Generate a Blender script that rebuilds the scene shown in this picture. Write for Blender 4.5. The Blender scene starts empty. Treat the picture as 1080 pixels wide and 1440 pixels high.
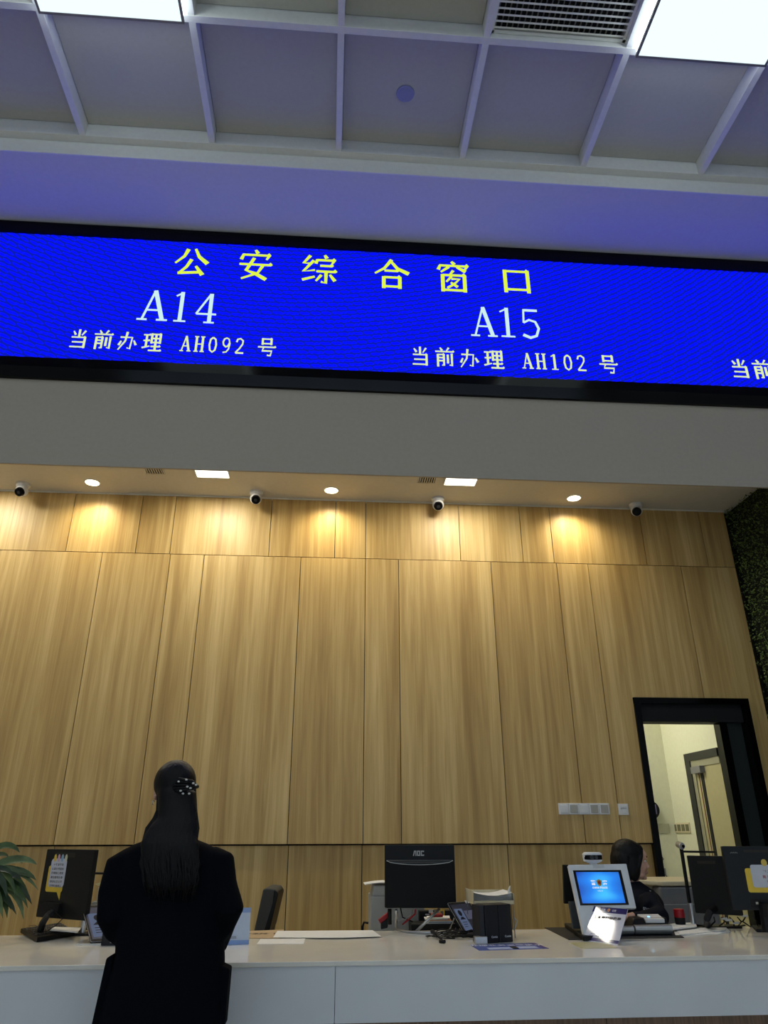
import bpy, bmesh, math, random
import numpy as np
from mathutils import Vector, Matrix, Euler
random.seed(7)
C = bpy.context.scene
COL = C.collection
# ------------------------------------------------------------------ camera, world, exposure
CAMZ = 1.4
FPX = 1008.9
RT = Vector((0.9972, -0.0750, -0.0024)); FW = Vector((0.0686, 0.9110, 0.4065))
RT = (RT - FW.normalized()*RT.dot(FW.normalized())).normalized(); FW.normalize(); UP = RT.cross(FW)
cam = bpy.data.cameras.new('camera'); co = bpy.data.objects.new('camera', cam); COL.objects.link(co)
cam.sensor_fit = 'VERTICAL'; cam.sensor_height = 36; cam.lens = FPX*36/1440; cam.clip_start = 0.02
mw = Matrix.Identity(4)
for i in range(3):
    mw[i][0] = RT[i]; mw[i][1] = UP[i]; mw[i][2] = -FW[i]
mw.translation = (0, 0, CAMZ); co.matrix_world = mw
C.camera = co
w = bpy.data.worlds.new('world'); C.world = w; w.use_nodes = True
w.node_tree.nodes['Background'].inputs[0].default_value = (0.5, 0.55, 0.6, 1)
w.node_tree.nodes['Background'].inputs[1].default_value = 0.05
vs = C.view_settings; vs.view_transform = 'Standard'; vs.look = 'None'; vs.exposure = 0.0; vs.gamma = 1; vs.use_curve_mapping = False
BOX_E = 1.15        # radiance of the hall ceiling light boxes
DOWN_W = 44        # downlight watts
PANEL_W = 17       # square recessed light watts
FILL_E = 1.25        # glow of the added window-like fill panel behind the camera
CORR_W = 26        # corridor lamp
# ------------------------------------------------------------------ projection helpers (photo pixel -> point on a real plane)
OR = Vector((0, 0, CAMZ))
def ray(x, y): return RT*((x-540)/FPX) - UP*((y-720)/FPX) + FW
def at(x, y, Y):
    d = ray(x, y); return OR + d*(Y/d.y)
def onz(x, y, z):
    d = ray(x, y); return OR + d*((z-CAMZ)/d.z)
def onpl(x, y, P, n):
    d = ray(x, y); return OR + d*((P-OR).dot(n)/d.dot(n))
# ------------------------------------------------------------------ materials
def lin(c):
    return tuple(((v/255)/12.92 if v/255 <= .04045 else ((v/255+.055)/1.055)**2.4) for v in c)
MATS = {}
def mat(name, rgb, rough=.5, metal=0, emit=0, spec=.5, noise=0, nscale=30, bump=0, coat=0, alpha=1, trans=0, ior=1.45, stretch=(1, 1, 1)):
    if name in MATS: return MATS[name]
    m = bpy.data.materials.new(name); m.use_nodes = True; nt = m.node_tree; b = nt.nodes['Principled BSDF']
    c = lin(rgb)+(1,)
    b.inputs['Base Color'].default_value = c; b.inputs['Roughness'].default_value = rough
    b.inputs['Metallic'].default_value = metal; b.inputs['Specular IOR Level'].default_value = spec
    b.inputs['Coat Weight'].default_value = coat; b.inputs['Coat Roughness'].default_value = .03
    b.inputs['Alpha'].default_value = alpha; b.inputs['Transmission Weight'].default_value = trans; b.inputs['IOR'].default_value = ior
    if emit:
        b.inputs['Base Color'].default_value = (c[0]*.03, c[1]*.03, c[2]*.03, 1); b.inputs['Specular IOR Level'].default_value = .08
        b.inputs['Emission Color'].default_value = c; b.inputs['Emission Strength'].default_value = emit
    tc = nt.nodes.new('ShaderNodeTexCoord'); mp = nt.nodes.new('ShaderNodeMapping'); mp.inputs['Scale'].default_value = stretch
    nt.links.new(tc.outputs['Object'], mp.inputs['Vector'])
    nz = nt.nodes.new('ShaderNodeTexNoise'); nz.inputs['Scale'].default_value = nscale; nz.inputs['Detail'].default_value = 3
    nt.links.new(mp.outputs[0], nz.inputs['Vector'])
    if not emit:
        amt = noise if noise else .04
        mx = nt.nodes.new('ShaderNodeMix'); mx.data_type = 'RGBA'; mx.blend_type = 'MULTIPLY'; mx.inputs[0].default_value = 1
        rp = nt.nodes.new('ShaderNodeMapRange'); rp.inputs[1].default_value = .3; rp.inputs[2].default_value = .7
        rp.inputs[3].default_value = 1-amt; rp.inputs[4].default_value = 1+amt*.3
        nt.links.new(nz.outputs[0], rp.inputs[0]); mx.inputs[6].default_value = c
        nt.links.new(rp.outputs[0], mx.inputs[7]); nt.links.new(mx.outputs[2], b.inputs['Base Color'])
    if bump:
        bp = nt.nodes.new('ShaderNodeBump'); bp.inputs['Strength'].default_value = bump; bp.inputs['Distance'].default_value = .01
        nt.links.new(nz.outputs[0], bp.inputs['Height']); nt.links.new(bp.outputs[0], b.inputs['Normal'])
    MATS[name] = m; return m
def wood_mat():
    m = bpy.data.materials.new('oak_veneer'); m.use_nodes = True; nt = m.node_tree; N = nt.nodes; L = nt.links; b = N['Principled BSDF']
    b.inputs['Roughness'].default_value = .42; b.inputs['Specular IOR Level'].default_value = .4
    tc = N.new('ShaderNodeTexCoord'); oi = N.new('ShaderNodeObjectInfo')
    off = N.new('ShaderNodeVectorMath'); off.operation = 'SCALE'; cmb = N.new('ShaderNodeCombineXYZ')
    L.new(oi.outputs['Random'], cmb.inputs[0]); L.new(oi.outputs['Random'], cmb.inputs[2]); L.new(cmb.outputs[0], off.inputs[0]); off.inputs[3].default_value = 37
    add = N.new('ShaderNodeVectorMath'); L.new(tc.outputs['Object'], add.inputs[0]); L.new(off.outputs[0], add.inputs[1])
    def nz(sc, s, det, dist=0):
        mp = N.new('ShaderNodeMapping'); mp.inputs['Scale'].default_value = sc; L.new(add.outputs[0], mp.inputs['Vector'])
        n = N.new('ShaderNodeTexNoise'); n.inputs['Scale'].default_value = s; n.inputs['Detail'].default_value = det; n.inputs['Distortion'].default_value = dist
        L.new(mp.outputs[0], n.inputs['Vector']); return n
    a = nz((14, 1, .5), 1.6, 5, .6); f = nz((90, 1, 1.6), 1.6, 4); g = nz((4, 1, .18), 1.5, 2)
    wmp = N.new('ShaderNodeMapping'); wmp.inputs['Scale'].default_value = (1, 1, .12); L.new(add.outputs[0], wmp.inputs['Vector'])
    h3 = nz((34, 1, .9), 1.3, 4, 1.5)
    wv = N.new('ShaderNodeTexWave'); wv.wave_type = 'BANDS'; wv.bands_direction = 'X'; wv.inputs['Scale'].default_value = 9; wv.inputs['Distortion'].default_value = 9
    wv.inputs['Detail'].default_value = 3; wv.inputs['Detail Scale'].default_value = .9; L.new(wmp.outputs[0], wv.inputs['Vector'])
    def mth(op, x, y):
        n = N.new('ShaderNodeMath'); n.operation = op
        for i, v in enumerate((x, y)):
            if isinstance(v, (int, float)): n.inputs[i].default_value = v
            else: L.new(v, n.inputs[i])
        return n.outputs[0]
    s = mth('ADD', mth('MULTIPLY', a.outputs[0], .38), mth('MULTIPLY', f.outputs[0], .16))
    s = mth('ADD', s, mth('MULTIPLY', g.outputs[0], .38)); s = mth('ADD', s, mth('MULTIPLY', h3.outputs[0], .08))
    cr = N.new('ShaderNodeValToRGB'); e = cr.color_ramp.elements
    e[0].position = .37; e[0].color = lin((166, 134, 80))+(1,); e[1].position = .63; e[1].color = lin((218, 190, 132))+(1,)
    x = e.new(.5); x.color = lin((193, 162, 103))+(1,)
    L.new(s, cr.inputs[0]); L.new(cr.outputs[0], b.inputs['Base Color'])
    bp = N.new('ShaderNodeBump'); bp.inputs['Strength'].default_value = .08; bp.inputs['Distance'].default_value = .002
    L.new(f.outputs[0], bp.inputs['Height']); L.new(bp.outputs[0], b.inputs['Normal'])
    return m
def led_mat():
    m = bpy.data.materials.new('led_blue'); m.use_nodes = True; nt = m.node_tree; N = nt.nodes; L = nt.links; b = N['Principled BSDF']
    b.inputs['Base Color'].default_value = (.001, .001, .002, 1); b.inputs['Roughness'].default_value = .7; b.inputs['Specular IOR Level'].default_value = .05
    tc = N.new('ShaderNodeTexCoord')
    outs = []
    for rot, sc, typ, shift in ((.75, 9, 'BANDS', 0), (0, 5.5, 'RINGS', (-2.3, 0, -5.0)), (-.4, 7, 'RINGS', (.6, 0, -6.4))):
        mp = N.new('ShaderNodeMapping'); L.new(tc.outputs['Object'], mp.inputs['Vector']); mp.inputs['Rotation'].default_value = (0, rot if typ == 'BANDS' else 0, 0)
        if shift: mp.inputs['Location'].default_value = shift
        wv = N.new('ShaderNodeTexWave'); wv.wave_type = typ
        if typ == 'RINGS': wv.rings_direction = 'Y'
        wv.inputs['Scale'].default_value = sc; wv.inputs['Distortion'].default_value = 1.2; wv.inputs['Detail Scale'].default_value = .3
        L.new(mp.outputs[0], wv.inputs['Vector']); outs.append(wv.outputs[0])
    ad = N.new('ShaderNodeMath'); ad.operation = 'MULTIPLY'; L.new(outs[0], ad.inputs[0]); L.new(outs[1], ad.inputs[1])
    a2 = N.new('ShaderNodeMath'); a2.operation = 'ADD'; L.new(ad.outputs[0], a2.inputs[0]); L.new(outs[2], a2.inputs[1])
    cr = N.new('ShaderNodeValToRGB'); e = cr.color_ramp.elements
    e[0].position = .0; e[0].color = (.0, .0006, .97, 1); e[1].position = .9; e[1].color = (.001, .004, .17, 1)
    L.new(a2.outputs[0], cr.inputs[0]); L.new(cr.outputs[0], b.inputs['Emission Color']); b.inputs['Emission Strength'].default_value = 2.6
    return m
def screen_mat(name, c0, c1, strength, sc=6):
    m = bpy.data.materials.new(name); m.use_nodes = True; nt = m.node_tree; N = nt.nodes; L = nt.links; b = N['Principled BSDF']
    b.inputs['Base Color'].default_value = (.01, .01, .01, 1); b.inputs['Roughness'].default_value = .2; b.inputs['Specular IOR Level'].default_value = .15
    tc = N.new('ShaderNodeTexCoord'); n = N.new('ShaderNodeTexNoise'); n.inputs['Scale'].default_value = sc; n.inputs['Detail'].default_value = 1; n.inputs['Distortion'].default_value = 1.5
    L.new(tc.outputs['Object'], n.inputs['Vector']); cr = N.new('ShaderNodeValToRGB'); e = cr.color_ramp.elements
    e[0].position = .35; e[0].color = lin(c0)+(1,); e[1].position = .68; e[1].color = lin(c1)+(1,)
    L.new(n.outputs[0], cr.inputs[0]); L.new(cr.outputs[0], b.inputs['Emission Color']); b.inputs['Emission Strength'].default_value = strength
    return m
def marble_mat():
    m = mat('counter_stone', (240, 236, 224), .08, noise=.05, nscale=5, spec=.6); return m
WOOD = wood_mat(); LED = led_mat()
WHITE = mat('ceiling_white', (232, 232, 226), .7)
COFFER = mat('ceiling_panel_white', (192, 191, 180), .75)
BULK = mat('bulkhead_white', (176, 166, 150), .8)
REC = mat('recess_white', (205, 202, 192), .8)
BLACK = mat('black_gloss', (4, 4, 5), .12, spec=.2)
BLK = mat('black_plastic', (15, 15, 17), .45, spec=.3)
BLKM = mat('black_matte', (12, 12, 14), .7)
DGREY = mat('dark_grey_plastic', (52, 53, 54), .5)
GREY = mat('grey_plastic', (120, 120, 122), .5)
LGREY = mat('light_grey_plastic', (176, 176, 170), .5)
WPL = mat('white_plastic', (225, 227, 230), .3)
CREAM = mat('cream_plastic', (214, 203, 170), .5)
SILV = mat('silver', (200, 200, 200), .3, metal=.8)
PAPER = mat('paper', (232, 232, 230), .8, noise=.05, nscale=25)
CARD = mat('cardboard', (190, 165, 130), .8, noise=.1)
RED = mat('red_plastic', (150, 20, 30), .4)
YEL = mat('yellow_sticker', (235, 200, 70), .6)
NAVY = mat('navy_print', (40, 38, 110), .4)
COUNT = marble_mat()
CFRONT = mat('counter_front', (228, 231, 234), .3, noise=.04, nscale=4)
SKIN = mat('skin', (214, 168, 145), .5); HAIR = mat('hair', (11, 9, 9), .5, spec=.3, noise=.4, nscale=90, stretch=(1, 1, .05), bump=.3)
COAT = mat('coat_wool', (9, 11, 18), .9, spec=.1, bump=.2, nscale=200)
UNI = mat('uniform', (14, 17, 28), .8, spec=.2)
# ------------------------------------------------------------------ object helpers
WM = {}
def thing(name, label, cat, loc=(0, 0, 0), rz=0, group=None, mtx=None, kind=None):
    o = bpy.data.objects.new(name, None); COL.objects.link(o); o.empty_display_size = .1
    M = mtx if mtx is not None else Matrix.Translation(Vector(loc)) @ Matrix.Rotation(rz, 4, 'Z')
    o.matrix_world = M; WM[o.name] = M.copy()
    tag(o, label, cat, group, kind); return o
def tag(o, label=None, cat=None, group=None, kind=None):
    if label: o['label'] = label
    if cat: o['category'] = cat
    if group: o['group'] = group
    if kind: o['kind'] = kind
    return o
class B:
    def __init__(s): s.bm = bmesh.new()
    def box(s, x0, x1, y0, y1, z0, z1):
        return s.hexa([(x0, y0, z0), (x1, y0, z0), (x1, y1, z0), (x0, y1, z0)], [(x0, y0, z1), (x1, y0, z1), (x1, y1, z1), (x0, y1, z1)])
    def hexa(s, lo, hi):
        v = [s.bm.verts.new(p) for p in list(lo)+list(hi)]; n = len(lo)
        s.bm.faces.new(v[:n][::-1]); s.bm.faces.new(v[n:])
        for i in range(n):
            j = (i+1) % n; s.bm.faces.new((v[i], v[j], v[n+j], v[n+i]))
        return s
    def prism(s, pts, d):
        pts = [Vector(p) for p in pts]; return s.hexa(pts, [p+Vector(d) for p in pts])
    def quad(s, *p):
        s.bm.faces.new([s.bm.verts.new(q) for q in p]); return s
    def tube(s, pts, rad, n=8, cap=True, sx=1, sy=1):
        pts = [Vector(p) for p in pts]; rad = rad if isinstance(rad, (list, tuple)) else [rad]*len(pts)
        rings = []; t0 = None; u = None
        for i, p in enumerate(pts):
            t = (pts[min(i+1, len(pts)-1)]-pts[max(i-1, 0)]).normalized()
            if u is None:
                u = t.orthogonal().normalized()
                if abs(t.z) > .9: u = Vector((1, 0, 0)); u = (u-t*u.dot(t)).normalized()
            else: u = (u-t*u.dot(t)).normalized()
            v = t.cross(u)
            rings.append([s.bm.verts.new(p+(u*math.cos(a)*sx+v*math.sin(a)*sy)*rad[i]) for a in [2*math.pi*k/n for k in range(n)]])
        for a, b in zip(rings, rings[1:]):
            for k in range(n): s.bm.faces.new((a[k], a[(k+1) % n], b[(k+1) % n], b[k]))
        if cap: s.bm.faces.new(rings[0][::-1]); s.bm.faces.new(rings[-1])
        return s
    def loft(s, rings, n=20, p=2.0):
        R = []
        for c, rx, ry in rings:
            c = Vector(c); r = []
            for k in range(n):
                a = 2*math.pi*k/n; ca, sa = math.cos(a), math.sin(a)
                r.append(s.bm.verts.new(c+Vector((math.copysign(abs(ca)**(2/p), ca)*rx, math.copysign(abs(sa)**(2/p), sa)*ry, 0))))
            R.append(r)
        for a, b in zip(R, R[1:]):
            for k in range(n): s.bm.faces.new((a[k], a[(k+1) % n], b[(k+1) % n], b[k]))
        s.bm.faces.new(R[0][::-1]); s.bm.faces.new(R[-1]); return s
    def ell(s, c, r, rot=(0, 0, 0), sub=3):
        M = Matrix.Translation(c) @ Euler(rot).to_matrix().to_4x4() @ Matrix.Diagonal((*r, 1))
        bmesh.ops.create_icosphere(s.bm, subdivisions=sub, radius=1, matrix=M); return s
    def xf(s, M):
        s.bm.transform(M); return s
    def build(s, name, m, parent=None, local=False, smooth=False, bevel=0, seg=2, label=None, kind=None, remesh=0, sm=0, norm=True):
        if norm: bmesh.ops.recalc_face_normals(s.bm, faces=s.bm.faces[:])
        if parent is not None and not local: s.bm.transform(WM[parent.name].inverted())
        me = bpy.data.meshes.new(name); s.bm.to_mesh(me); s.bm.free()
        o = bpy.data.objects.new(name, me); COL.objects.link(o)
        if parent is not None: o.parent = parent; WM[o.name] = WM[parent.name]
        else: WM[o.name] = Matrix.Identity(4)
        me.materials.append(m)
        if remesh:
            md = o.modifiers.new('r', 'REMESH'); md.mode = 'VOXEL'; md.voxel_size = remesh
            if sm: md = o.modifiers.new('s', 'SMOOTH'); md.factor = .6; md.iterations = sm
            dg = bpy.context.evaluated_depsgraph_get(); nm = bpy.data.meshes.new_from_object(o.evaluated_get(dg))
            o.modifiers.clear(); o.data = nm; me = nm
            if not me.materials: me.materials.append(m)
        if smooth: me.polygons.foreach_set('use_smooth', [True]*len(me.polygons))
        if bevel:
            md = o.modifiers.new('bevel', 'BEVEL'); md.width = bevel; md.segments = seg; md.limit_method = 'ANGLE'; md.angle_limit = .6
        if label: o['label'] = label
        if kind: o['kind'] = kind
        return o
def struct(name, b, m, **k): return b.build(name, m, kind='structure', **k)
def text_part(txt, name, m, parent, P, u, v, height, bold=0, thick=.0006, center=True, width=None):
    """flat lettering: P centre, u right, v up (world), height of capitals"""
    c = bpy.data.curves.new('t', 'FONT'); c.body = txt; c.size = 1; c.offset = bold; c.align_x = 'CENTER'; c.align_y = 'CENTER'; c.resolution_u = 3
    o = bpy.data.objects.new('t', c); COL.objects.link(o)
    me = bpy.data.meshes.new_from_object(o.evaluated_get(bpy.context.evaluated_depsgraph_get()))
    bpy.data.objects.remove(o)
    if not me.vertices: return None
    co = np.array([q.co[:] for q in me.vertices]); lo, hi = co.min(0), co.max(0)
    sy = height/max(hi[1]-lo[1], 1e-6); sx = width/(hi[0]-lo[0]) if width else sy
    u = Vector(u).normalized(); v = Vector(v).normalized(); n = u.cross(v)
    inv = WM[parent.name].inverted()
    for q in me.vertices:
        q.co = inv @ (Vector(P)+u*(q.co.x-(lo[0]+hi[0])/2)*sx+v*(q.co.y-(lo[1]+hi[1])/2)*sy+n*thick)
    ob = bpy.data.objects.new(name, me); COL.objects.link(ob); ob.parent = parent; WM[ob.name] = WM[parent.name]
    me.materials.clear(); me.materials.append(m); return ob
def dup(root, dx=(0, 0, 0), label=None):
    r = root.copy(); COL.objects.link(r); r.matrix_world = Matrix.Translation(dx) @ WM[root.name]; WM[r.name] = r.matrix_world.copy()
    if label: r['label'] = label
    for ch in list(root.children):
        c = ch.copy(); COL.objects.link(c); c.parent = r
        for g in ch.children:
            d = g.copy(); COL.objects.link(d); d.parent = c
    return r
def lamp(name, typ, loc, energy, color, size=.2, rot=(0, 0, 0), parent=None, **k):
    l = bpy.data.lights.new(name, typ); l.energy = energy; l.color = color
    if typ == 'AREA': l.size = size
    else: l.shadow_soft_size = size
    for a, b in k.items(): setattr(l, a, b)
    o = bpy.data.objects.new(name, l); COL.objects.link(o)
    if parent is not None: o.parent = parent; o.matrix_local = WM[parent.name].inverted() @ Matrix.Translation(loc) @ Euler(rot).to_matrix().to_4x4()
    else: o.location = loc; o.rotation_euler = rot
    return o
# ------------------------------------------------------------------ measured levels
YW = 6.3            # back wall face
YB = 5.0            # bulkhead face
XR = 3.89           # plant wall
ZR = 4.324          # recess ceiling
ZS = 6.306          # soffit above the display
YF = 4.223          # soffit front edge
ZG = 6.436          # grid beams' underside
ZP = 6.567          # coffer panels
XL, XH, YBK = -6.2, 7.2, -8.0
ZC = .87            # counter top
# ------------------------------------------------------------------ floor, outer walls
struct('floor', B().box(XL-.2, XH+.2, YBK-.2, 9.2, -.1, 0), mat('floor_stone', (205, 203, 196), .3, noise=.06, nscale=3))
WP = mat('hall_wall_paint', (205, 205, 200), .8)
struct('wall_left', B().box(XL-.2, XL, YBK, 9, 0, 7), WP)
struct('wall_right', B().box(XH, XH+.2, YBK, 9, 0, 7), WP)
struct('wall_front', B().box(XL-.2, XH+.2, YBK-.2, YBK, 0, 7), WP)
fill_panel = B().box(-5.5, 6.5, YBK+.001, YBK+.02, .4, 3.0).build('front_fill_panel', mat('front_fill_glow', (200, 222, 245), .3, emit=FILL_E), None, kind='structure')  # unseen glowing panel shaped like windows, added to light the counter front
wf = B()
for k in range(9): X = -5.5+k*1.5; wf.box(X-.03, X+.03, YBK, YBK+.06, .4, 3.0)
wf.box(-5.53, 6.53, YBK, YBK+.06, 2.97, 3.05); wf.box(-5.53, 6.53, YBK, YBK+.06, .35, .43); wf.build('fill_panel_frame', mat('frame_grey', (90, 92, 95), .5), fill_panel)
# ------------------------------------------------------------------ back wall with oak panels (opening at the right for the door)
wb = B()
DX0, DX1, DZ = 2.68, 3.735, 2.478
wb.box(XL, DX0, YW+.06, YW+.2, 0, 4.6); wb.box(DX0, DX1, YW+.06, YW+.2, DZ, 4.6); wb.box(DX1, XR+.2, YW+.06, YW+.2, 0, 4.6)
wall = struct('wall_back', wb, mat('panel_backing', (40, 32, 24), .8))
def row(seams, z0, z1, y0):
    g = .003
    for a, b in zip(seams, seams[1:]):
        p = B()
        segs = []
        if b <= DX0+.001 or a >= DX1-.001 or z0 >= DZ: p.box(a+g, b-g, y0, y0+.02, z0+g, z1-g)
        else:                                   # cut around the door opening
            poly = [(a+g, z0+g)]
            x0, x1 = max(a+g, DX0), min(b-g, DX1)
            pts = []
            if x0 > a+g+.005: p.box(a+g, x0, y0, y0+.02, z0+g, z1-g)
            if x1 < b-g-.005: p.box(x1, b-g, y0, y0+.02, z0+g, z1-g)
            if z1 > DZ: p.box(x0, x1, y0, y0+.02, DZ, z1-g)
        p.build('wood_panel', WOOD, wall)
def seams(first, pat, end):
    s = [first]; i = 0
    while s[-1] < end: s.append(round(s[-1]+pat[i % len(pat)], 3)); i += 1
    s[-1] = end; return s
ZM0, ZM1 = 1.306, 3.729
row(seams(-6.03+.0, (.9, .6, .3), XR), ZM1, ZR-.01, YW) if False else None
top = [-6.0, -5.1, -4.5, -4.2, -3.3, -2.43, -1.81, -1.5, -.6, .01, .3, 1.2, 1.8, 2.1, 3.01, 3.62, XR]
main = [-6.0, -5.1, -4.8, -3.9, -3.3, -3.0, -2.1, -1.49, -1.185, -.3, .3, .61, 1.485, 2.12, 2.425, 3.34, XR]
low = [-6.0, -5.1, -4.8, -3.9, -3.3, -3.0, -2.1, -1.49, -1.185, -.29, .295, 1.475, 2.425, 3.34, XR]
row(top, ZM1, ZR-.005, YW); row(main, ZM0, ZM1, YW); row(low, .1, ZM0-.006, YW+.035)
bb = B(); bb.box(XL, DX0, YW+.03, YW+.056, 0, .1); struct('baseboard_back', bb, mat('dark_skirting', (50, 45, 40), .5))
struct('trim_1', B().box(XL, XR, YW-.012, YW+.02, ZR-.012, ZR), WHITE)
# ------------------------------------------------------------------ plant wall on the right
pw = struct('wall_plant', B().box(XR+.06, XR+.3, YB+.0, YW+.06, 0, 4.6), mat('green_backing', (16, 22, 14), .9))
gl = B(); rnd = random.Random(3)
for k in range(16000):
    y = rnd.uniform(YB-.02, YW); z = rnd.uniform(1.2, ZR-.0); x = XR+.06-rnd.random()**2*.07
    a = rnd.uniform(0, 6.28); t = rnd.uniform(-.9, .9); l = rnd.uniform(.012, .026); wd = l*.36
    d = Vector((-.55-rnd.random()*.4, math.cos(a), math.sin(a))).normalized(); s_ = d.cross(Vector((-.7, t, .3))).normalized()
    P = Vector((x, y, z))
    v = [gl.bm.verts.new(q) for q in (P, P+d*l*.5+s_*wd, P+d*l, P+d*l*.5-s_*wd)]; gl.bm.faces.new(v)
gm = mat('foliage_green', (92, 116, 54), .55, noise=.7, nscale=6)
gl.build('foliage', gm, pw, kind='stuff', norm=False)
# ------------------------------------------------------------------ recess ceiling, bulkhead, soffit
struct('ceiling_recess', B().box(XL, XR+.06, YB+.02, YW+.06, ZR, ZR+.1), REC)
ZBB = 3.947
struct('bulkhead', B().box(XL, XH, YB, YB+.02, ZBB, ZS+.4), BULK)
struct('soffit', B().box(XL, XH, YF, YB, ZS, ZS+.06), mat('soffit_white', (215, 215, 212), .75))
struct('trim_2', B().box(XL, XH, YF-.012, YF, ZS-.002, ZG+.012), WHITE, bevel=.002)
# ------------------------------------------------------------------ coffered ceiling
ceil = struct('ceiling', B().box(XL, XH, YBK, YF+.0, ZP+.03, ZP+.13), WHITE)
PX, X0, PY, Y0 = 1.013, -.05, .99, 4.165
BH = .024
xs = [X0+PX*k for k in range(-6, 8)]; ys = [Y0-PY*k for k in range(0, 13)]
LIGHTCELL = lambda i, j: (i % 4 == 2 and j % 2 == 1)
for k, x in enumerate(xs):
    B().box(x-BH, x+BH, YBK, Y0-BH, ZG+.002, ZP+.03).build('ceiling_beam', WHITE, ceil, bevel=.002)
for k, y in enumerate(ys):
    B().box(XL, XH, y-BH, y+BH, ZG, ZP+.03).build('ceiling_beam', WHITE, ceil, bevel=.002)
# filler strip between last cross beam and the soffit step
B().box(XL, XH, Y0+BH, YF-.012, ZG+.006, ZP).build('edge_strip', WHITE, ceil)
for i in range(-6, 7):
    for j in range(0, 12):
        xa, xb = X0+PX*i+BH, X0+PX*(i+1)-BH; yb, ya = Y0-PY*j-BH, Y0-PY*(j+1)+BH
        if j > 3: continue
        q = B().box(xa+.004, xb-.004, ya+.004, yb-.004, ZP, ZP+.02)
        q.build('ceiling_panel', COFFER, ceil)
# light boxes
LB = mat('lightbox_diffuser', (232, 250, 255), .5, emit=BOX_E)
LBS = mat('lightbox_side', (232, 248, 255), .5, emit=5)
MET = mat('aluminium_trim', (150, 150, 145), .4, metal=.6)
def lightbox(i, j, label, group=None):
    cx, cy = X0+PX*(i+.5), Y0-PY*(j+.5); z0 = ZG-.095; h = .462
    t = thing('ceiling_light', label, 'ceiling light', (cx, cy-.0, z0), group=group)
    B().box(cx-h, cx+h, cy-h, cy+h, z0+.004, ZP-.002).build('diffuser', LB, t)
    sd = B()
    for a in ((cx-h-.001, cx+h+.001, cy-h-.001, cy-h+.004), (cx-h-.001, cx+h+.001, cy+h-.004, cy+h+.001), (cx-h-.001, cx-h+.004, cy-h, cy+h), (cx+h-.004, cx+h+.001, cy-h, cy+h)): sd.box(*a, z0+.021, ZP-.004)
    sd.build('side_diffuser', LBS, t)
    f = B(); e = .012
    f.box(cx-h-e, cx+h+e, cy-h-e, cy-h+.004, z0, z0+.02); f.box(cx-h-e, cx+h+e, cy+h-.004, cy+h+e, z0, z0+.02)
    f.box(cx-h-e, cx-h+.004, cy-h, cy+h, z0, z0+.02); f.box(cx+h-.004, cx+h+e, cy-h, cy+h, z0, z0+.02)
    f.build('frame', MET, t); return t
lightbox(2, 1, 'large square ceiling light box at the top right, beside the air grille')
lightbox(-2, 1, 'large square ceiling light box at the top left edge of the coffered ceiling')
for i in (-6, -4, -2, 0, 2, 4):  # unseen boxes, set closer, added to fill the hall with light
    for j in (1, 3, 5, 7, 9, 11):
        if j == 1 and i != -6: continue
        lightbox(i, j, 'added unseen square light box that fills the hall with light', 'added fill light boxes out of view')
# air grille in cell (1,1)
cx, cy = X0+PX*1.5, Y0-PY*1.5; t = thing('air_grille', 'large square louvred air return grille set in the ceiling coffer beside the right light box', 'air grille', (cx, cy, ZG+.07))
h, hy, zg = PX/2-BH-.003, PY/2-BH-.003, ZG+.05
f = B()
for a in ((-h, h, -hy, -hy+.02), (-h, h, hy-.02, hy), (-h, -h+.02, -hy, hy), (h-.02, h, -hy, hy)): f.box(cx+a[0], cx+a[1], cy+a[2], cy+a[3], zg, zg+.04)
f.build('frame', WHITE, t)
B().box(cx-h, cx+h, cy-hy, cy+hy, zg+.045, zg+.05).build('backing', BLKM, t)
for k in range(21):
    y = cy-hy+.045+k*(2*hy-.085)/20
    B().hexa([(cx-h+.02, y-.006, zg+.004), (cx+h-.02, y-.006, zg+.004), (cx+h-.02, y+.006, zg+.001), (cx-h+.02, y+.006, zg+.001)],
             [(cx-h+.02, y+.006, zg+.02), (cx+h-.02, y+.006, zg+.02), (cx+h-.02, y+.009, zg+.018), (cx-h+.02, y+.009, zg+.018)]).build('louvre', WHITE, t)
for k in range(24):
    x = cx-h+.03+k*(2*h-.06)/23
    B().box(x-.003, x+.003, cy-hy+.01, cy+hy-.01, zg+.022, zg+.042).build('divider', MET, t)
# smoke detector
s = thing('smoke_detector', 'small round disc detector in the middle of a ceiling coffer panel', 'smoke detector', (.45, 3.695, ZP))
B().loft([((.45, 3.695, ZP-.012), .066, .066), ((.45, 3.695, ZP), .07, .07)], 32).build('cover', mat('detector_blue_grey', (150, 155, 190), .5), s)
B().loft([((.45, 3.695, ZP-.014), .05, .05), ((.45, 3.695, ZP-.011), .052, .052)], 32).build('cap', mat('detector_cap', (150, 155, 185), .5), s)
# ------------------------------------------------------------------ LED display
FY = YB-.06
led = thing('led_display', 'long blue LED display with yellow and white Chinese queue text under the soffit', 'display', (0, FY, 4.74))
zb0, zb1 = 4.735, ZS-.008
def zat(x, y, Y=FY): return at(x, y, Y).z
Zt, Zb = zat(540, 354), zat(540, 523)
XA, XB_ = XL+.4, XH-.4
fr = B(); fr.box(XA-.05, XB_+.05, FY-.005, YB, Zt, zb1)
fr.prism([(XA-.05, FY-.004, Zb), (XA-.05, YB, Zb), (XA-.05, YB, Zb-.17), (XA-.05, YB-.03, Zb-.17), (XA-.05, FY-.004, Zb-.085)], (XB_-XA+.1, 0, 0))
fr.build('frame', BLACK, led)
B().box(XA, XB_, FY+.012, FY+.05, Zb, Zt).build('display_panel', LED, led)
LY = mat('led_yellow', (225, 245, 70), .6, emit=1.0); LW = mat('led_white', (205, 238, 240), .6, emit=1.0); LC = mat('led_pale', (225, 240, 170), .6, emit=1.0)
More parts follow.
